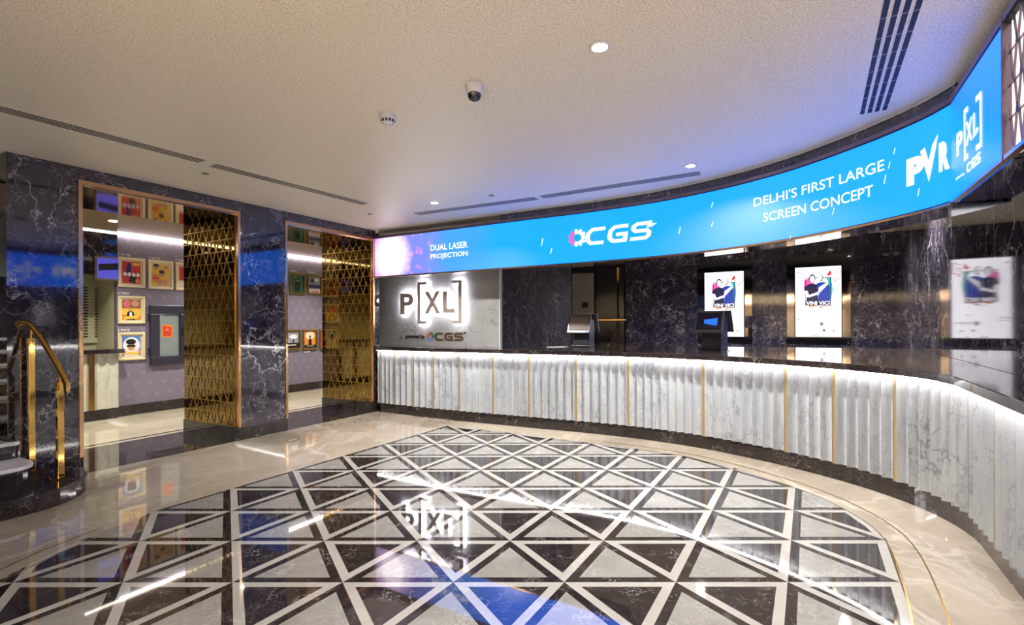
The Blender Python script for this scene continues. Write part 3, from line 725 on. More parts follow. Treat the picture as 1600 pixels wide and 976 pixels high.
# ================================================================== WALL DISPLAYS
def wall_display(t, y_mid, label):
    Zd = BP.y/(1+.57735*t); c = Vector((t*Zd, Zd, 0)); zc = CAM_Z-(y_mid-HY+ROLL*0)*Zd/F_PX+.0
    zc = CAM_Z-((y_mid-HY)-ROLL*(t*F_PX))*Zd/F_PX
    W, H = .75, 1.335
    d = thing('wall_display', label, 'screen', c+Z3*(zc-H/2), 'wall displays behind the counter')
    fn = lambda a, b, o=0: c+BU*((a-.5)*W)+Z3*(zc+(.5-b)*H)+BNR*(.075+o)      # a right, b down
    mb = MB(); mb.box(c-BU*(.5*W+.14)+Z3*(zc-H/2-.12)+BNR*.002, BU*(W+.28), BNR*.02, (0, 0, H+.34)); link('backing', mb, 'black_gloss', d)
    for sg in (-1, 1):
        o_ = c+BU*(sg*(.5*W+.075)-.06)+Z3*(zc-H/2+.01)+BNR*.022; mb = MB(); mb.box(o_, BU*.12, BNR*.006, (0, 0, 1.0)); link('mirror_strip', mb, 'smoke_mirror', d)
    mb = MB(); mb.box(c-BU*.5*W+Z3*(zc-H/2)+BNR*.024, BU*W, BNR*.048, (0, 0, H)); link('housing', mb, 'dark_plastic', d)
    mb = MB(); mb.poly([fn(.01, .01), fn(.01, .99), fn(.99, .99), fn(.99, .01)]); sc = link('screen', mb, 'screen_white', d)
    def P(name, pix, mat, o=.002):
        if name in ('caption', 'emblem', 'cover_glow') and len(pix) > 1:
            for q_ in pix: P(name, [q_], mat, o)
            return
        mb = MB()
        for poly in pix: mb.poly([fn((x-380)/435, (y-92-((815-x)/435)*14)/670, o) for x, y in poly])
        return link(name, mb, mat, sc, root=d)
    def ell(cx, cy, rx, ry, n=18): return [(cx+rx*math.cos(2*math.pi*k/n), cy+ry*math.sin(2*math.pi*k/n)) for k in range(n)]
    P('cover_glow', [[(470, 235), (520, 205), (560, 225), (560, 350), (478, 380), (465, 300)]], 's_pink', .001)
    P('cover_glow', [[(672, 208), (722, 215), (735, 320), (715, 440), (700, 380), (690, 240)]], 's_teal', .001)
    P('cover_glow', [[(478, 440), (530, 400), (600, 470), (520, 488)], [(600, 478), (690, 470), (620, 492)]], 's_orange', .001)
    P('cover_frame', [[(478, 208), (484, 208), (484, 468), (478, 468)], [(478, 205), (716, 205), (716, 211), (478, 211)], [(709, 208), (716, 208), (716, 468), (709, 468)]], 's_navy', .0015)
    P('figure', [[(470, 300), (505, 272), (545, 262), (590, 272), (606, 300), (598, 340), (600, 430), (490, 430), (488, 340), (470, 325)]], 's_navy', .002)
    P('figure', [[(585, 262), (625, 248), (675, 250), (706, 285), (708, 430), (598, 430), (604, 330), (590, 290)]], 's_blue', .0022)
    P('figure', [ell(546, 216, 30, 42)], 's_navy', .0024); P('face', [ell(546, 222, 23, 34)], 's_skin', .0028)
    P('figure', [ell(622, 204, 24, 40)], 's_navy', .0024); P('face', [ell(618, 200, 21, 37)], 's_skin', .0028)
    P('arm', [[(474, 330), (500, 330), (515, 370), (600, 340), (612, 362), (520, 392), (486, 392)], [(604, 300), (680, 250), (694, 268), (612, 352), (604, 330)]], 's_skin', .003)
    P('title_band', [[(478, 425), (716, 425), (716, 470), (478, 470)]], 's_navy', .0032)
    mb = MB(); add_text(mb, 'VINI VICI', lambda u, v, w: fn((488+u*216-380)/435, (464-v*36-92-.5*14)/670, .004), .02); link('title', mb, 'screen_white', sc, root=d)
    P('speech_bubble', [[(x+0, y) for x, y in q] for q in [[tuple(v) for v in qd] for qd in stroke([(742, 150), (798, 125), (804, 215), (770, 218), (758, 246), (742, 218), (716, 212), (712, 196)], 6)]], 's_red')
    P('emblem', [[(680, 178), (712, 135), (724, 172), (700, 196)]], 's_red')
    P('caption', [[(722, 180), (784, 168), (784, 173), (722, 185)], [(722, 200), (780, 190), (780, 195), (722, 205)]], 's_grey')
    P('caption', [[(398, 152), (428, 150), (428, 158), (398, 160)], [(398, 600), (420, 598), (420, 608), (398, 610)], [(430, 596), (470, 594), (470, 600), (430, 602)], [(398, 622), (480, 618), (480, 622), (398, 626)],
                  [(555, 494), (640, 488), (640, 492), (555, 498)], [(675, 572), (704, 565), (704, 570), (675, 577)], [(730, 696), (750, 694), (750, 708), (730, 710)], [(690, 748), (706, 746), (706, 752), (690, 754)]], 's_grey')
    P('emblem', [ell(630, 640, 18, 20)], 's_grey'); P('emblem', [ell(652, 700, 11, 12), ell(560, 754, 7, 7), ell(586, 754, 6, 6), ell(604, 754, 4, 5)], 's_navy')
    mb = MB(); add_text(mb, 'sunqum', lambda u, v, w: fn((656+u*136-380)/435, (652-v*26-92-3)/670, .003)); link('caption', mb, 's_grey', sc, root=d)
    return d
wall_display((1132-800)/F_PX, 475.2, 'left wall display with white event poster, partly behind the till')
wall_display((1278-800)/F_PX, 471.5, 'right wall display with white event poster, standing clear of the tills')
# items in the opening of the back wall
sv = MB(); q0 = on_z(895, 540, 1.1); 
p0 = Vector((.135*11.6, 11.6, 0)); gp_ = MB(); gp_.box(Vector((.121*11.5, 11.5, 0)), (.46, -.12, 0), (0, .08, 0), (0, 0, 2.62)); tag(link('access_panel', gp_, 'grille'), 'plain grey upright panel in the dark recess behind the left till', 'panel')
sw = MB(); sw.box(Vector((.1395*11.38, 11.38, 1.84)), (.13, -.03, 0), (0, .04, 0), (0, 0, .11)); tag(link('switch_plate', sw, 'dark_slot'), 'small black switch plate on the grey panel behind the left till', 'switch')
dr = thing('service_door', 'black glossy door with tall brass edge pull in the recess', 'door', Vector((.205*11.9, 11.9, 0)))
mb = MB(); mb.box(Vector((.162*11.8, 11.80, 0)), (.78, -.2, 0), (0, .04, 0), (0, 0, 2.75)); link('leaf', mb, 'black_lacquer', dr)
mb = MB(); mb.box(Vector((.2085*11.65, 11.65, 1.15)), (.05, 0, 0), (0, .03, 0), (0, 0, 1.62)); link('edge_pull', mb, 'strip_brass' if 'strip_brass' in M else 'brass', dr)['label'] = 'tall brass strip'
mb = MB(); mb.box(Vector((.165*11.7, 11.72, 1.55)), (.78, -.2, 0), (0, .02, 0), (0, 0, .022)); link('rail', mb, 'brass_dark', dr)
mb = MB(); mb.box(Vector((.189*11.5, 11.5, 1.08)), (.05, 0, 0), (0, .05, 0), (0, 0, .21)); link('handle', mb, 'brass', dr)

# ================================================================== TILLS
def till(base, yaw, sc, label, lit):
    R = Matrix.Rotation(yaw, 3, 'Z')
    T = lambda x, y, z: Vector(base)+R @ Vector((x, y, z))*sc
    d = thing('till', label, 'till', base, 'tills on the counter')
    def bx(name, mat, x0, x1, y0, y1, z0, z1, skew=0, par=d, bev=0, ty=0):
        vs = []
        for z, k in ((z0, 0), (z1, 1)):
            for x, y in ((x0, y0), (x1, y0), (x1, y1), (x0, y1)): vs.append(T(x, y+skew*k, z))
        mb = MB(); mb.add(vs, [(0, 3, 2, 1), (4, 5, 6, 7), (0, 1, 5, 4), (1, 2, 6, 5), (2, 3, 7, 6), (3, 0, 4, 7)]); return link(name, mb, mat, par, root=d, bevel=bev)
    bx('base', 'dark_plastic', -.15, .15, -.14, .14, 0, .03, bev=.006)
    bx('stand', 'dark_plastic', -.14, .13, -.10, .06, .03, .46, .06, bev=.01)
    bx('side_cover', 'navy_plastic', .131, .15, -.12, .12, .03, .44, .02, bev=.006)
    bx('printer_slot', 'silver_plastic', -.12, .10, -.108, -.10, .14, .146)
    # tilted customer screen: plane leaning back
    def scr(name, y0, y1, z0, z1, out, lbl=None, pic=None):
        ax = Vector((0, y1-y0, z1-z0)).normalized(); nn = Vector((0, -ax.z, ax.y))*out
        H = Vector((0, y1-y0, z1-z0)).length
        def pt(x, t, o): q = Vector((x, y0, z0))+ax*(t*H)+nn*o; return T(*q)
        mb = MB(); mb.add([pt(x, t, o) for o in (0, .03) for x, t in ((-.19, 0), (.19, 0), (.19, 1), (-.19, 1))], [(0, 3, 2, 1), (4, 5, 6, 7), (0, 1, 5, 4), (1, 2, 6, 5), (2, 3, 7, 6), (3, 0, 4, 7)])
        o = link(name, mb, 'silver_plastic', d, bevel=.006)
        mb = MB(); mb.poly([pt(x, t, .0305) for x, t in ((-.165, .13), (.165, .13), (.165, .9), (-.165, .9))]); link('bezel', mb, 'dark_slot', o, root=d)
        mb = MB(); mb.poly([pt(x, t, .0312) for x, t in ((-.155, .16), (.155, .16), (.155, .87), (-.155, .87))]); g_ = link('glass', mb, 'till_glass_b' if lit else 'till_glass_a', o, root=d)
        if lit and out > 0:
            mb = MB()
            mb.poly([pt(.03, .36, .0318), pt(.12, .33, .0318), (pt(.12, .68, .0318)), pt(.03, .63, .0318)]); mb.poly([pt(-.06, .42, .0316), pt(.03, .36, .0316), pt(.03, .62, .0316), pt(-.06, .60, .0316)])
            link('glow', mb, 'till_blue', g_, root=d)
    scr('screen', -.20, -.10, .22, .52, 1)
    scr('staff_screen', .24, .13, .23, .53, -1)
    return d
M['till_glass_a'] = plain('brown_reflecting_glass', rgb(112, 100, 92), .45, .2)
M['till_glass_b'] = plain('navy_reflecting_glass', (.05, .055, .12, 1), .08, .5)
M['till_blue'] = emit('till_blue', (.02, .18, .95, 1), .9)
till((1.13, 8.02, TOP_Z), -.50, .98, 'till with a brownish blank screen on the left part of the counter', 0)
till((2.87, 7.18, TOP_Z), -.74, 1.02, 'till with a blue glow on its screen in front of a wall display', 1)
cb = MB(); q_ = Vector((.83, 7.95, TOP_Z)); cb.tube([q_+Vector((x, y, .005)) for x, y in ((.06, .08), (.02, .16), (-.1, .1), (-.28, -.02), (-.15, -.1), (.0, -.06), (-.05, .05), (-.18, .02))], .004, 6)
tag(link('cable', cb, 'white_plastic', smooth=True), 'thin pale cable coiled on the worktop beside the left till', 'cable')

# ================================================================== OPENINGS ON THE LEFT
def poly_bar(mb, fn, a, b, w_, dep): bar2(mb, fn, a, b, w_, dep)
for k, (a, b) in enumerate(OP):
    where = ('wide', 'nearer the stairs') if k == 0 else ('narrow-looking', 'next to the ticket counter')
    fr_ = thing('opening_frame', f'slim rose-brass frame round the opening {where[1]}', 'door frame', LW((a+b)/2, 0, 0))
    mb = MB(); lbox(mb, a-.032, a+.002, -.014, .05, .17, OPZ); link('jamb', mb, 'rose_brass', fr_)
    mb = MB(); lbox(mb, b-.002, b+.030, -.014, .05, .17, OPZ); link('jamb', mb, 'rose_brass', fr_)
    mb = MB(); lbox(mb, a-.032, b+.030, -.014, .05, OPZ-.001, OPZ+.036); link('head', mb, 'rose_brass', fr_)
    mb = MB(); lbox(mb, a+.002, b-.002, .05, RD-.002, OPZ-.012, OPZ-.001)
    lx_ = lambda s, d: LW(s, d, OPZ-.014)
    link('mirror_soffit', mb, 'tan_mirror', fr_)['label'] = 'bronze mirror lining under the lintel'
    # lattice covered bronze mirror on the far reveal
    lp = thing('lattice_panel', 'bronze mirror panel with gold V lattice lining the opening '+where[1], 'wall panel', LW(b-.02, RD/2, 0))
    mb = MB(); lbox(mb, b-.014, b-.003, .05, RD, .17, OPZ-.014); link('mirror', mb, 'bronze_mirror', lp)
    mb = MB(); lbox(mb, b-.03, b-.003, .0, RD, 0, .17); link('skirting', mb, 'black', lp)
    mb = MB(); fn = lambda d, z: LW(b-.016, d, z); dep = -LU*.006
    rh = .152; zz = .18; r_ = 0
    while zz < OPZ-.03:
        bar2(mb, fn, (.06, zz), (RD-.01, zz), .0075, dep)
        top = min(zz+rh*1.45, OPZ-.02); x = .055+(0 if r_ % 2 == 0 else .079)
        while x+.16 < RD:
            bar2(mb, fn, (x, zz), (x+.077, top), .0075, dep); bar2(mb, fn, (x+.154, zz), (x+.077, top), .0075, dep); x += .158
        zz += rh; r_ += 1
    link('lattice', mb, 'lattice_gold', lp)

# cove light along the corridor wall
mb = MB(); lbox(mb, -3.9, 9.9, CD-.05, CD-.025, CZ-.028, CZ-.006)
cv = tag(link('cove_light', mb, 'cove_light'), 'glowing warm strip where the corridor wall meets its mirrored ceiling', 'light')

# posters and captions on the corridor wall
def poster(px0, px1, yt, yb, gold, label, art, pxm=None):
    s0, zt = on_left(px0, yt, CD-.03); _, zb = on_left(px0, yb, CD-.03); s1, _ = on_left(px1, yt, CD-.03)
    d = thing('framed_poster', label, 'picture', LW((s0+s1)/2, CD-.02, zb), 'posters on the corridor wall')
    w_, h_ = s1-s0, zt-zb; fb = .095*w_
    fm = 'frame_gold' if gold else 'frame_dark_gold'
    mb = MB()
    for (a, b, c, e) in ((s0, s1, zb, zb+fb), (s0, s1, zt-fb, zt), (s0, s0+fb, zb+fb, zt-fb), (s1-fb, s1, zb+fb, zt-fb)):
        lbox(mb, a, b, CD-.035, CD-.001, c, e)
    link('frame', mb, fm, d, bevel=.008)
    mb = MB(); lbox(mb, s0+fb, s1-fb, CD-.012, CD-.002, zb+fb, zt-fb); link('mount', mb, 'mount' if gold else 'p_dark', d)
    ib = fb*1.65 if gold else fb*1.25
    A = lambda u, v, o: LW(s0+ib+(w_-2*ib)*u, CD-.0135-o, zb+ib+(h_-2*ib)*v)
    mb = MB(); mb.poly([A(0, 0, 0), A(1, 0, 0), A(1, 1, 0), A(0, 1, 0)]); pr = link('print', mb, art[0], d)
    for i, (kind, mat, *g_) in enumerate(art[1:]):
        mb = MB(); o_ = .0008*(i+1)
        if kind == 'e':
            cx, cy, rx, ry = g_; mb.poly([A(cx+rx*math.cos(2*math.pi*k/16), cy+ry*math.sin(2*math.pi*k/16), o_) for k in range(16)])
        else: mb.poly([A(x, y, o_) for x, y in g_[0]])
        link('artwork', mb, mat, pr, root=d)
    return d
def rect(x0, x1, y0, y1): return [(x0, y0), (x1, y0), (x1, y1), (x0, y1)]
torso = lambda x, y, w_: [(x-w_, 0), (x+w_, 0), (x+w_*.8, y), (x+w_*.3, y+.06), (x-w_*.3, y+.06), (x-w_*.8, y)]
poster(184.5, 227, 400.5, 447.5, 1, 'gold-framed orange-red poster with four white circles, top left', ['p_red', ('p', 'p_navy', [(.2, .45), (.45, .5), (.5, .8), (.35, .95), (.25, .8)]), ('p', 'p_dark', [(.35, .1), (.75, 0), (.7, .4), (.45, .45)]), ('p', 'p_yellow', rect(.55, .95, .82, .95)),
       ('e', 'p_white', .15, .42, .1, .09), ('e', 'p_white', .38, .42, .1, .09), ('e', 'p_white', .61, .40, .1, .09), ('e', 'p_white', .84, .40, .1, .09), ('e', 'p_orange', .82, .12, .13, .1)])
poster(232, 271, 405, 450.5, 1, 'gold-framed yellow poster with several small heads, top middle', ['p_yellow', ('e', 'p_orange', .2, .35, .2, .2), ('e', 'p_skin', .22, .85, .18, .13), ('e', 'p_skin', .55, .55, .17, .15), ('e', 'p_dark', .55, .64, .17, .08), ('e', 'p_skin', .8, .85, .12, .1), ('e', 'p_skin', .45, .15, .16, .13), ('e', 'p_skin', .75, .15, .14, .12), ('p', 'p_red', rect(.02, .4, .3, .36)), ('e', 'p_dark', .22, .93, .16, .06)])
poster(274.5, 316, 409, 453, 1, 'gold-framed poster with one large face, half hidden by the lattice panel', ['p_cream', ('p', 'p_red', rect(0, .35, .3, 1)), ('e', 'p_skin', .5, .6, .28, .34), ('e', 'p_brown', .5, .84, .3, .16), ('p', 'p_green', rect(.4, 1, .02, .14))])
poster(184.5, 227, 461.5, 505.5, 1, 'gold-framed poster of a sunset with two faces above, second in the left column', ['p_orange', ('p', 'p_brown', rect(0, 1, .6, 1)), ('e', 'p_pink', .25, .8, .2, .18), ('e', 'p_skin', .7, .82, .22, .16), ('p', 'p_yellow', rect(0, 1, .25, .55)), ('p', 'p_dark', torso(.45, .38, .22)), ('e', 'p_skin', .45, .5, .08, .1), ('p', 'p_white', rect(.38, .52, .1, .38)), ('p', 'p_yellow', [(.08, .02), (.9, .08), (.92, .26), (.1, .16)])])
poster(184.5, 227, 519.5, 563.5, 1, 'gold-framed blue poster of a figure in a dark cap, lowest in the left column', ['p_blue', ('e', 'p_white', .5, .55, .46, .4), ('p', 'p_cream', torso(.5, .34, .42)), ('e', 'p_skin', .48, .5, .2, .22), ('e', 'p_dark', .47, .72, .27, .14), ('p', 'p_dark', rect(.25, .7, .46, .56)), ('p', 'p_yellow', rect(.25, .85, .1, .2)), ('e', 'p_skin', .1, .2, .12, .12), ('e', 'p_skin', .92, .2, .08, .12)])
poster(453, 477.5, 426, 459.5, 0, 'dark-framed green poster of a standing figure seen through the far opening', ['p_green', ('p', 'p_dark', torso(.5, .6, .25)), ('e', 'p_skin', .5, .75, .09, .08), ('e', 'p_dark', .5, .8, .09, .06), ('p', 'p_cream', rect(.2, .45, .92, .96)), ('p', 'p_green', rect(.1, .9, .04, .1))])
poster(480.8, 503.5, 428, 460, 0, 'dark-framed blue and white poster with a dark band, top right in the far opening', ['p_grey', ('p', 'p_navy', rect(0, 1, .3, .5)), ('p', 'p_white', rect(0, 1, .02, .22)), ('p', 'p_pink', rect(.1, .9, .05, .14)), ('e', 'p_navy', .3, .75, .18, .12), ('e', 'p_white', .65, .8, .2, .12)])
poster(443, 470.5, 515, 547.5, 0, 'dark-framed grey cloudy poster, lower left in the far opening', ['p_grey', ('p', 'p_dark', rect(0, 1, 0, .3)), ('e', 'p_white', .6, .7, .3, .14), ('p', 'p_dark', torso(.6, .5, .05)), ('p', 'p_cream', rect(.2, .8, .14, .2))])
poster(473.5, 496.5, 514.5, 546.5, 0, 'dark-framed sepia poster of a dark lone figure, lower middle in the far opening', ['p_orange', ('e', 'p_cream', .5, .75, .4, .25), ('p', 'p_dark', torso(.5, .5, .16)), ('e', 'p_dark', .5, .66, .08, .08), ('p', 'p_dark', rect(0, 1, 0, .16)), ('p', 'p_cream', rect(.2, .8, .08, .11))])
poster(500, 523, 514, 545.5, 0, 'dark-framed red poster cut off by the far lattice panel', ['p_red', ('p', 'p_cream', rect(.5, 1, .1, .8)), ('p', 'p_dark', torso(.6, .45, .15)), ('e', 'p_skin', .6, .6, .1, .1)])
def year(body, px0, px1, yt, yb, label):
    s0, zt = on_left(px0, yt, CD); _, zb = on_left(px0, yb, CD); s1, _ = on_left(px1, yt, CD)
    mb = MB(); add_text(mb, body, lambda u, v, w: LW(s0+(s1-s0)*u, CD-.002-w, zb+(zt-zb)*v), .0, .01)
    tag(link('year_sign', mb, 'white_mark'), label, 'sign')
year('1978', 184.5, 203, 395.3, 399, 'small white year 1978 above the orange-red poster'); year('1979', 232.5, 249, 400.8, 404.2, 'small white year 1979 above the yellow poster')
year('1981', 274.5, 290, 404.5, 408, 'small white year 1981 above the poster half hidden by the lattice'); year('1988', 184.5, 202, 456, 459.6, 'small white year 1988 above the sunset poster')
year('1992', 184.5, 202, 514, 517.6, 'small white year 1992 above the blue poster'); year('1999', 453, 463, 421.6, 424.3, 'small white year 1999 above the green poster')
year('2001', 481, 492, 424, 426.6, 'small white year 2001 above the blue and white poster'); year('2000', 473.5, 484, 548.6, 551, 'small white year 2000 under the sepia poster')

# hatch window in the corridor wall
s0, zt = on_left(234.5, 476, CD-.05); _, zb = on_left(234.5, 571, CD-.05); s1 = on_left(292, 476, CD-.05)[0]
ht = thing('hatch_window', 'black-framed frosted hatch window with an orange notice on its glass', 'window', LW((s0+s1)/2, CD-.03, zb))
mb = MB(); fb = .15
for (a, b, c, e) in ((s0, s1, zb, zb+fb), (s0, s1, zt-fb, zt), (s0, s0+fb, zb+fb, zt-fb), (s1-fb*.8, s1, zb+fb, zt-fb)): lbox(mb, a, b, CD-.06, CD-.001, c, e)
link('frame', mb, 'frame_black', ht, bevel=.012)
mb = MB(); lbox(mb, s0+fb, s1-fb*.8, CD-.022, CD-.004, zb+fb, zt-fb); gl = link('glass', mb, 'frosted', ht)
n0, nt = on_left(253, 507, CD-.03); n1, nb = on_left(270, 527, CD-.03)[0], on_left(253, 527, CD-.03)[1]
mb = MB(); mb.poly([LW(n0, CD-.024, nb), LW(n1, CD-.024, nb), LW(n1, CD-.024, nt), LW(n0, CD-.024, nt)]); nt_ = link('notice', mb, 'p_orange', ht)
mb = MB(); e_ = .02; mb.poly([LW(n0+e_, CD-.026, nb+e_), LW(n1-e_, CD-.026, nb+e_), LW(n1-e_, CD-.026, nt-e_*2), LW(n0+e_, CD-.026, nt-e_)]); link('notice_print', mb, 'p_red', nt_, root=ht)
mb = MB(); mb.poly([LW(n0+.05, CD-.027, nb+.12), LW(n1-.05, CD-.027, nb+.12), LW(n1-.06, CD-.027, nt-.08), LW(n0+.09, CD-.027, nt-.06)]); link('notice_print', mb, 'p_orange', nt_, root=ht)
mb = MB(); lbox(mb, s1-.09, s1-.06, CD-.085, CD-.06, (zt+zb)/2-.02, (zt+zb)/2+.14); link('handle', mb, 'dark_slot', ht, bevel=.004)
mb = MB()
for z in (zb+.18, zt-.28): lbox(mb, s0-.02, s0+.0, CD-.07, CD-.02, z, z+.12)
link('hinge', mb, 'dark_slot', ht)

# kiosk at the left of the corridor
kc = thing('kiosk_counter', 'small fluted marble counter with a black top at the left of the corridor', 'counter', LW(.6, 3.35, 0))
mb = MB()
n = 28; a, b = -2.3, 1.66; prof = []
for i in range(n*6+1):
    u = (i % 6)/6; prof.append((a+(b-a)*i/(n*6), 3.30-.03*((2*u-1)**2)))
vs = [LW(s, d, .17) for s, d in prof]+[LW(s, d, 1.05) for s, d in prof]; m_ = len(prof)
mb.add(vs, [(i, i+1, m_+i+1, m_+i) for i in range(m_-1)]); mb.v += []; lbox(mb, a, b, 3.31, 3.36, .17, 1.05)
link('fluted_panel', mb, 'kiosk_marble', kc)
s_b = on_left(143.5, 600, 3.26)[0]
mb = MB(); lbox(mb, s_b-.035, s_b+.035, 3.255, 3.30, .17, 1.05); link('brass_strip', mb, 'brass_dark', kc)
mb = MB(); lbox(mb, a, b, 3.29, 3.40, 0, .17); link('plinth', mb, 'black', kc)
mb = MB(); lbox(mb, a, b+.06, 3.20, CD-.04, 1.05, 1.115); lbox(mb, a, b, CD-.04, CD+.5, 1.05, 1.115); link('worktop', mb, 'black', kc, bevel=.004)
# louvred shutter
s0 = on_left(134, 440, CD+.7)[0]-.5
lv = thing('louvre_shutter', 'olive louvred double door above the kiosk counter', 'door', LW(s0+.6, CD+.72, 1.2))
mb = MB(); lbox(mb, s0-.2, s0+1.15, CD+.70, CD+.745, 1.2, 2.25); link('leaf', mb, 'olive', lv)
mb = MB()
for c0_ in (s0+.18, s0+.62):
    for k in range(18): mb.box(LW(c0_, CD+.705, 1.30+k*.048), LU*.34, -LN*.02+Z3*.004, (0, .0, .017))
link('slats', mb, 'dark_slot', lv)
mb = MB(); lbox(mb, -2.3, 1.69, CD-.05, CD+.3, 2.30, CZ-.01)
tag(link('bulkhead', mb, 'black_wall'), 'dark bulkhead above the kiosk counter', 'bulkhead')
m0, mt_ = on_left(151, 402, CD-.08); m1, mb_ = on_left(185, 437, CD-.08)[0], on_left(151, 434, CD-.08)[1]
ms = thing('menu_screen', 'violet-blue screen hanging on the dark bulkhead above the kiosk', 'screen', LW((m0+m1)/2, CD-.07, mb_))
mb = MB(); lbox(mb, m0-.03, 1.69, CD-.09, CD-.052, mb_-.03, mt_+.03); link('housing', mb, 'brass_dark', ms)
mb = MB(); lbox(mb, m0, 1.685, CD-.098, CD-.091, mb_, mt_); so = link('screen', mb, 'menu_blue', ms)
mb = MB(); mb.poly([LW(m0+.02, CD-.1, mb_+.12), LW(1.68, CD-.1, mb_+.15), LW(1.68, CD-.1, mb_+.26), LW(m0+.02, CD-.1, mb_+.22)]); link('screen_image', mb, 'p_dark', so, root=ms)

# ================================================================== STAIRS AND HANDRAIL
pf = MB(); P = [(-2.58, -.97), (-.72, -.97)]
for k in range(1, 13):
    a = math.pi/2*k/12; P.append((-.72+.60*math.sin(a), -.28-.69*math.cos(a)))
P += [(-.10, 0.0), (-.56, 0.0), (-.56, .9), (-2.58, .9)]
pf.prism([LW(s, d, 0) for s, d in P], (0, 0, .142))
stairs = thing('staircase', 'black marble staircase with white treads and a rounded bottom step at the left', 'stairs', LW(-1.2, -.4, 0))
link('bottom_step', pf, 'black', stairs, bevel=.006)
for k in range(1, 9):
    d0 = -.52+(k-1)*.43; z0 = .142+(k-1)*.15; r_ = .14
    s1 = (-.49, -.44, -.55, -.57, -.57, -.57, -.57, -.57)[k-1]
    if d0 > -.1: s1 = min(s1, -.565)
    if k == 1: s1, r_ = -.50, .2
    if k == 2: s1, r_ = -.50, .05
    def outline(e):
        O = [(-2.55, d0-e), (s1-r_, d0-e)]
        for j in range(1, 7): a = math.pi/2*j/6; O.append((s1-r_+(r_+e)*math.sin(a), d0+r_-(r_+e)*math.cos(a)))
        dd = min(d0+.62, -.01) if s1 > -.56 and d0 < -.05 else min(d0+.62, 2.82)
        O += [(s1+e, max(dd, d0+r_+.01)), (-2.55, max(dd, d0+r_+.01))]
        if s1 > -.56: O = O[:-2]+[(s1+e, -.004), (-.565, -.004), (-.565, d0+.62), (-2.55, d0+.62)]
        return O
    mb = MB(); mb.prism([LW(s, d, z0+.0005) for s, d in outline(0)], (0, 0, .118)); link('riser', mb, 'black', stairs)
    mb = MB(); mb.prism([LW(s, d, z0+.1185) for s, d in outline(.014 if s1 > -.56 else 0)], (0, 0, .032)); link('tread', mb, 'tread', stairs, bevel=.006)
hr = thing('handrail', 'polished brass handrail on two square posts at the foot of the stairs', 'handrail', LW(-.37, -.45, .142))
posts = [((-.375, -.575), .142, 1.0, .023), ((-.42, -.085), .142, 1.38, .023)]
for (s, d), z0, z1, h in posts:
    mb = MB(); lbox(mb, s-h, s+h, d-h, d+h, z0+.012, z1); po = link('post', mb, 'brass', hr, bevel=.003)
    mb = MB(); lbox(mb, s-.085, s+.085, d-.06, d+.06, z0+.0005, z0+.013); link('base_plate', mb, 'brass', po, root=hr)
    mb = MB(); mb.tube([LW(s, d, z1), LW(s, d, z1+.085)], .010, 10); link('bracket', mb, 'brass', po, root=hr, smooth=True)
mb = MB()
mb.tube([LW(-.50, .0-.02, 1.50), LW(-.47, -.04, 1.525), LW(-.44, -.07, 1.52), LW(-.42, -.12, 1.49), LW(-.40, -.25, 1.385), LW(-.385, -.42, 1.24), LW(-.375, -.575, 1.105), LW(-.37, -.66, 1.03), LW(-.37, -.70, .985), LW(-.37, -.71, .92)], .024, 16)
link('rail', mb, 'brass', hr, smooth=True)

# ================================================================== CEILING FITTINGS
def downlight(p, label=None, emitw=DOWN_W, r=.045, group='added ceiling downlights out of view'):
    d = thing('downlight', label or 'added small round ceiling downlight, out of view, to light the room', 'light', Vector((p[0], p[1], CEIL)), group)
    mb = MB(); mb.lathe((p[0], p[1], CEIL), [(r+.016, -.001), (r+.016, -.006), (r, -.009), (r-.004, -.003), (r-.004, -.0015)], 28); link('ring', mb, 'white_plastic', d)
    mb = MB(); mb.lathe((p[0], p[1], CEIL), [(r, -.002), (r, -.0095), (r*.5, -.011)], 28); link('lens', mb, 'lamp_lens', d)
    l = bpy.data.lights.new('lamp', 'SPOT'); l.energy = emitw*4; l.spot_size = math.radians(140); l.spot_blend = .9; l.shadow_soft_size = .05; l.color = (1, .97, .90)
    lo = bpy.data.objects.new('lamp', l); COL.objects.link(lo); lo.parent = d; lo.location = (0, 0, -.03)
    return d
dl = [((937, 72), 'bright round downlight in the upper middle of the ceiling, right of the camera'), ((1079, 258), 'small round downlight above the blue screen, beside the right-hand grille'), ((679, 316), 'small round downlight near the far left corner of the ceiling')]
for (px, lab) in dl: downlight(on_z(px[0], px[1], CEIL), lab, DOWN_W*(1.0 if px[1] < 100 else 1.8), group='visible downlights')
for x, y in ((-3.4, 1.4), (-5.0, -.2), (-2.6, -1.4), (-.8, -2.0), (1.2, -2.2), (-5.2, -2.6), (-2.6, -3.4), (-.6, -3.4), (1.6, -3.0), (-7.0, -1.4), (-7.0, -4.0), (-4.2, -4.8), (-1.2, -5.0), (1.8, -5.0)):  # extra downlights outside the view, added to light the room
    d = downlight((x, y)); 
for x, y in ((.6, 8.9), (3.2, 8.6), (5.0, 7.6), (4.6, 6.0)): downlight((x, y), 'added small round ceiling downlight, hidden above the staff side of the counter', 110, group='added staff side downlights')  # added lamps hidden behind the screen, to brighten the back wall
# camera dome
p = on_z(741, 132, CEIL)
cd = thing('dome_camera', 'white dome security camera with a dark lens on the ceiling', 'camera', p)
mb = MB(); mb.lathe(p, [(.058, -.0005), (.062, -.01), (.062, -.045), (.056, -.062), (.047, -.066)], 32); link('housing', mb, 'white_plastic', cd, smooth=True)
mb = MB(); mb.lathe(p+Vector((0, 0, -.066)), [(.046, 0), (.044, -.018), (.034, -.034), (.018, -.043), (.003, -.046)], 28); link('dome', mb, 'black_gloss', cd, smooth=True)
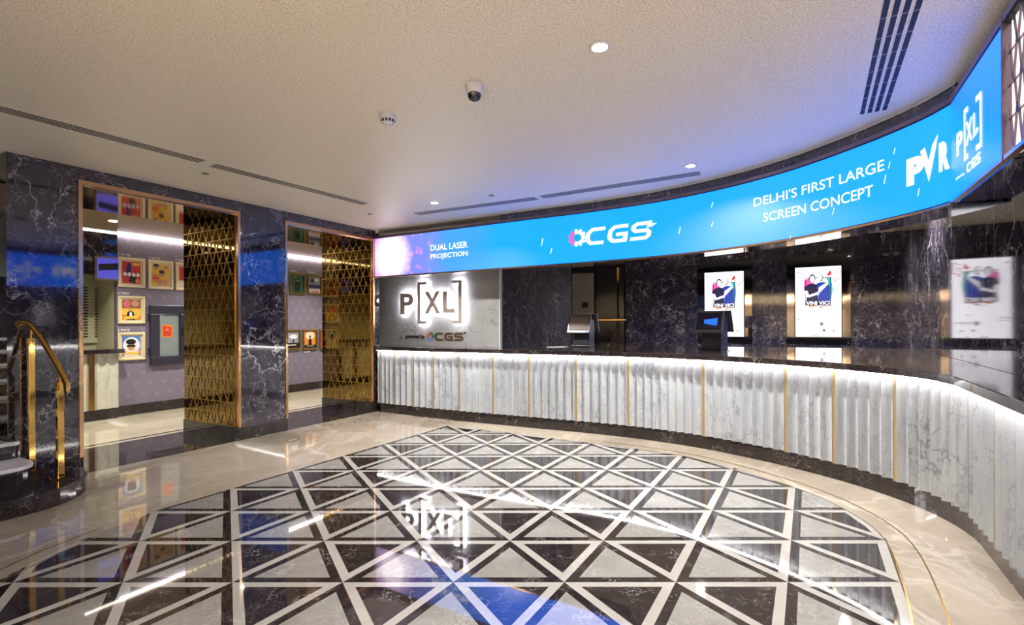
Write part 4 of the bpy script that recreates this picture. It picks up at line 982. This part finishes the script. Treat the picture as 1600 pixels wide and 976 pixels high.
# smoke detector
p = on_z(606, 179, CEIL)
sd = thing('smoke_detector', 'white round smoke detector left of the camera on the ceiling', 'smoke detector', p)
mb = MB(); mb.lathe(p, [(.060, -.0005), (.062, -.018), (.060, -.034), (.052, -.040)], 32); link('base', mb, 'white_plastic', sd, smooth=True)
mb = MB(); mb.lathe(p, [(.052, -.041), (.046, -.056), (.030, -.066), (.004, -.068)], 28); sh_ = link('head', mb, 'white_plastic', sd, smooth=True)
mb = MB()
for k in range(12):
    a = 2*math.pi*k/12; c, s = math.cos(a), math.sin(a); q1 = p+Vector((c*.052, s*.052, -.043)); q2 = p+Vector((c*.042, s*.042, -.061)); tv = Vector((-s, c, 0))*.008
    mb.poly([q1+tv+Vector((c, s, 0))*.002, q1-tv+Vector((c, s, 0))*.002, q2-tv+Vector((c, s, -.3))*.003, q2+tv+Vector((c, s, -.3))*.003])
link('vent_slot', mb, 'dark_slot', sd)
# sprinkler plates
for (px, py), lab in (((434, 236.5), 'small round sprinkler cap in the open ceiling left of the smoke detector'), ((321, 271), 'small round sprinkler cap beside the gap between the two left grilles'), ((768, 305), 'small round sprinkler cap beside the centre grille'), ((578, 334), 'small round sprinkler cap near the end of the left grille')):
    p = on_z(px, py, CEIL); mb = MB(); mb.lathe(p, [(.036, -.0005), (.036, -.005), (.028, -.009), (.004, -.010)], 24)
    tag(link('sprinkler_cap', mb, 'grille' if px != 434 else 'mount', smooth=True), lab, 'sprinkler', 'sprinkler caps on the ceiling')
# corner sensor
p = on_z(588, 356.5, CEIL); p = LW(4.05, -.05, CEIL)
mb = MB(); mb.lathe(p, [(.03, -.0005), (.034, -.02), (.028, -.045), (.01, -.055)], 20); tag(link('corner_sensor', mb, 'white_plastic', smooth=True), 'tiny white sensor at the ceiling in the far left corner', 'sensor')
# linear grilles
def grille(a, b, width, nslots, label, cat='vent', slots_only=False, slotw=.014, group=None):
    a, b = Vector(a), Vector(b); a.z = b.z = CEIL; t = (b-a).normalized(); n = Vector((-t.y, t.x, 0)); Ln = (b-a).length
    d = thing('ceiling_grille', label, cat, (a+b)/2, 'air grilles in the ceiling')
    if not slots_only:
        mb = MB(); mb.box(a-n*width/2-Z3*.0005, t*Ln, n*width, (0, 0, -.004)); link('frame', mb, 'ceiling', d)
    for k in range(nslots):
        c = (k+.5)/nslots-.5; mb = MB(); base = a+n*(c*width-slotw/2)+t*.015-Z3*(.0045 if not slots_only else .0005)
        mb.box(base, t*(Ln-.03), n*slotw, (0, 0, -.001)); so = link('slot', mb, 'dark_slot', d)
        if slots_only:
            q = .10
            while q < Ln-.1:
                mb = MB(); mb.box(base+t*q-Z3*.001, t*.012, n*slotw, (0, 0, -.001)); q += .22
                link('clip', mb, 'grille', so, root=d)
    return d
g1 = on_z(-60, 153, CEIL); g2 = on_z(318, 252, CEIL)
grille(g1, g2, .15, 4, 'long narrow slotted grille at the left, above the first opening', slotw=.021)
grille(on_z(330, 256.5, CEIL), on_z(572, 318.5, CEIL), .15, 4, 'long narrow slotted grille above the opening next to the counter', slotw=.021)
grille(on_z(650, 334, CEIL), on_z(840, 309, CEIL), .15, 5, 'short slotted grille along the screen, nearer the left corner', slotw=.017)
grille(on_z(845, 307.5, CEIL), on_z(1096, 269.5, CEIL), .15, 5, 'slotted grille along the screen, ending beside a downlight', slotw=.017)
a = on_z(1364, 176, CEIL); b = on_z(1412, 0, CEIL); b = a+(b-a)*1.8
grille(a, b, .185, 4, 'large grille of four wide black slots at the upper right', slots_only=True, slotw=.027)

# unseen warm uplights, added to brighten the ceiling
for (a, b, inw, lab) in (((-8.2, -5.85), (3.0, -5.85), (0, 1), 'added long warm uplight for the ceiling, unseen on the wall behind the viewpoint'), ((-8.85, -5.0), (-8.85, 4.4), (1, 0), 'added long warm uplight for the ceiling, unseen on the far left wall')):
    a, b, n = Vector((a[0], a[1], 2.35)), Vector((b[0], b[1], 2.35)), Vector((inw[0], inw[1], 0)); t = (b-a).normalized(); Ln = (b-a).length
    d = thing('added_uplight', lab, 'light', (a+b)/2)
    mb = MB(); mb.box(a-n*.05, t*Ln, n*.26, (0, 0, .02)); mb.box(a+n*.19, t*Ln, n*.02, (0, 0, .17)); link('trough', mb, 'tan_paint', d)
    mb = MB(); mb.box(a-n*.045+Z3*.021, t*Ln, n*.03, (0, 0, .015)); link('light_tube', mb, 'strip_light', d)
    l = bpy.data.lights.new('lamp', 'AREA'); l.shape = 'RECTANGLE'; l.size = Ln; l.size_y = .08; l.energy = UP_W; l.color = (1, .95, .84)
    lo = bpy.data.objects.new('lamp', l); COL.objects.link(lo); lo.parent = d
    zax = -(n*.6+Z3*.8).normalized(); xax = t; yax = zax.cross(xax)
    R = Matrix((xax, yax, zax)).transposed().to_4x4(); lo.matrix_local = Matrix.Translation(n*.02+Z3*.05) @ R
# corridor lamps (recessed in the mirrored ceiling)
for s in (-.5, 1.2, 3.2, 5.2, 7.2):
    p = LW(s, 2.3, CZ); d = thing('downlight', 'small round recessed light in the mirrored corridor ceiling', 'light', p, 'corridor downlights')
    mb = MB(); mb.lathe(p, [(.05, -.001), (.05, -.006), (.02, -.008)], 24); link('lens', mb, 'lamp_lens', d)
    l = bpy.data.lights.new('lamp', 'SPOT'); l.energy = 220; l.spot_size = math.radians(130); l.spot_blend = .9; l.shadow_soft_size = .06; l.color = (1, .94, .84)
    lo = bpy.data.objects.new('lamp', l); COL.objects.link(lo); lo.parent = d; lo.location = (0, 0, -.03)
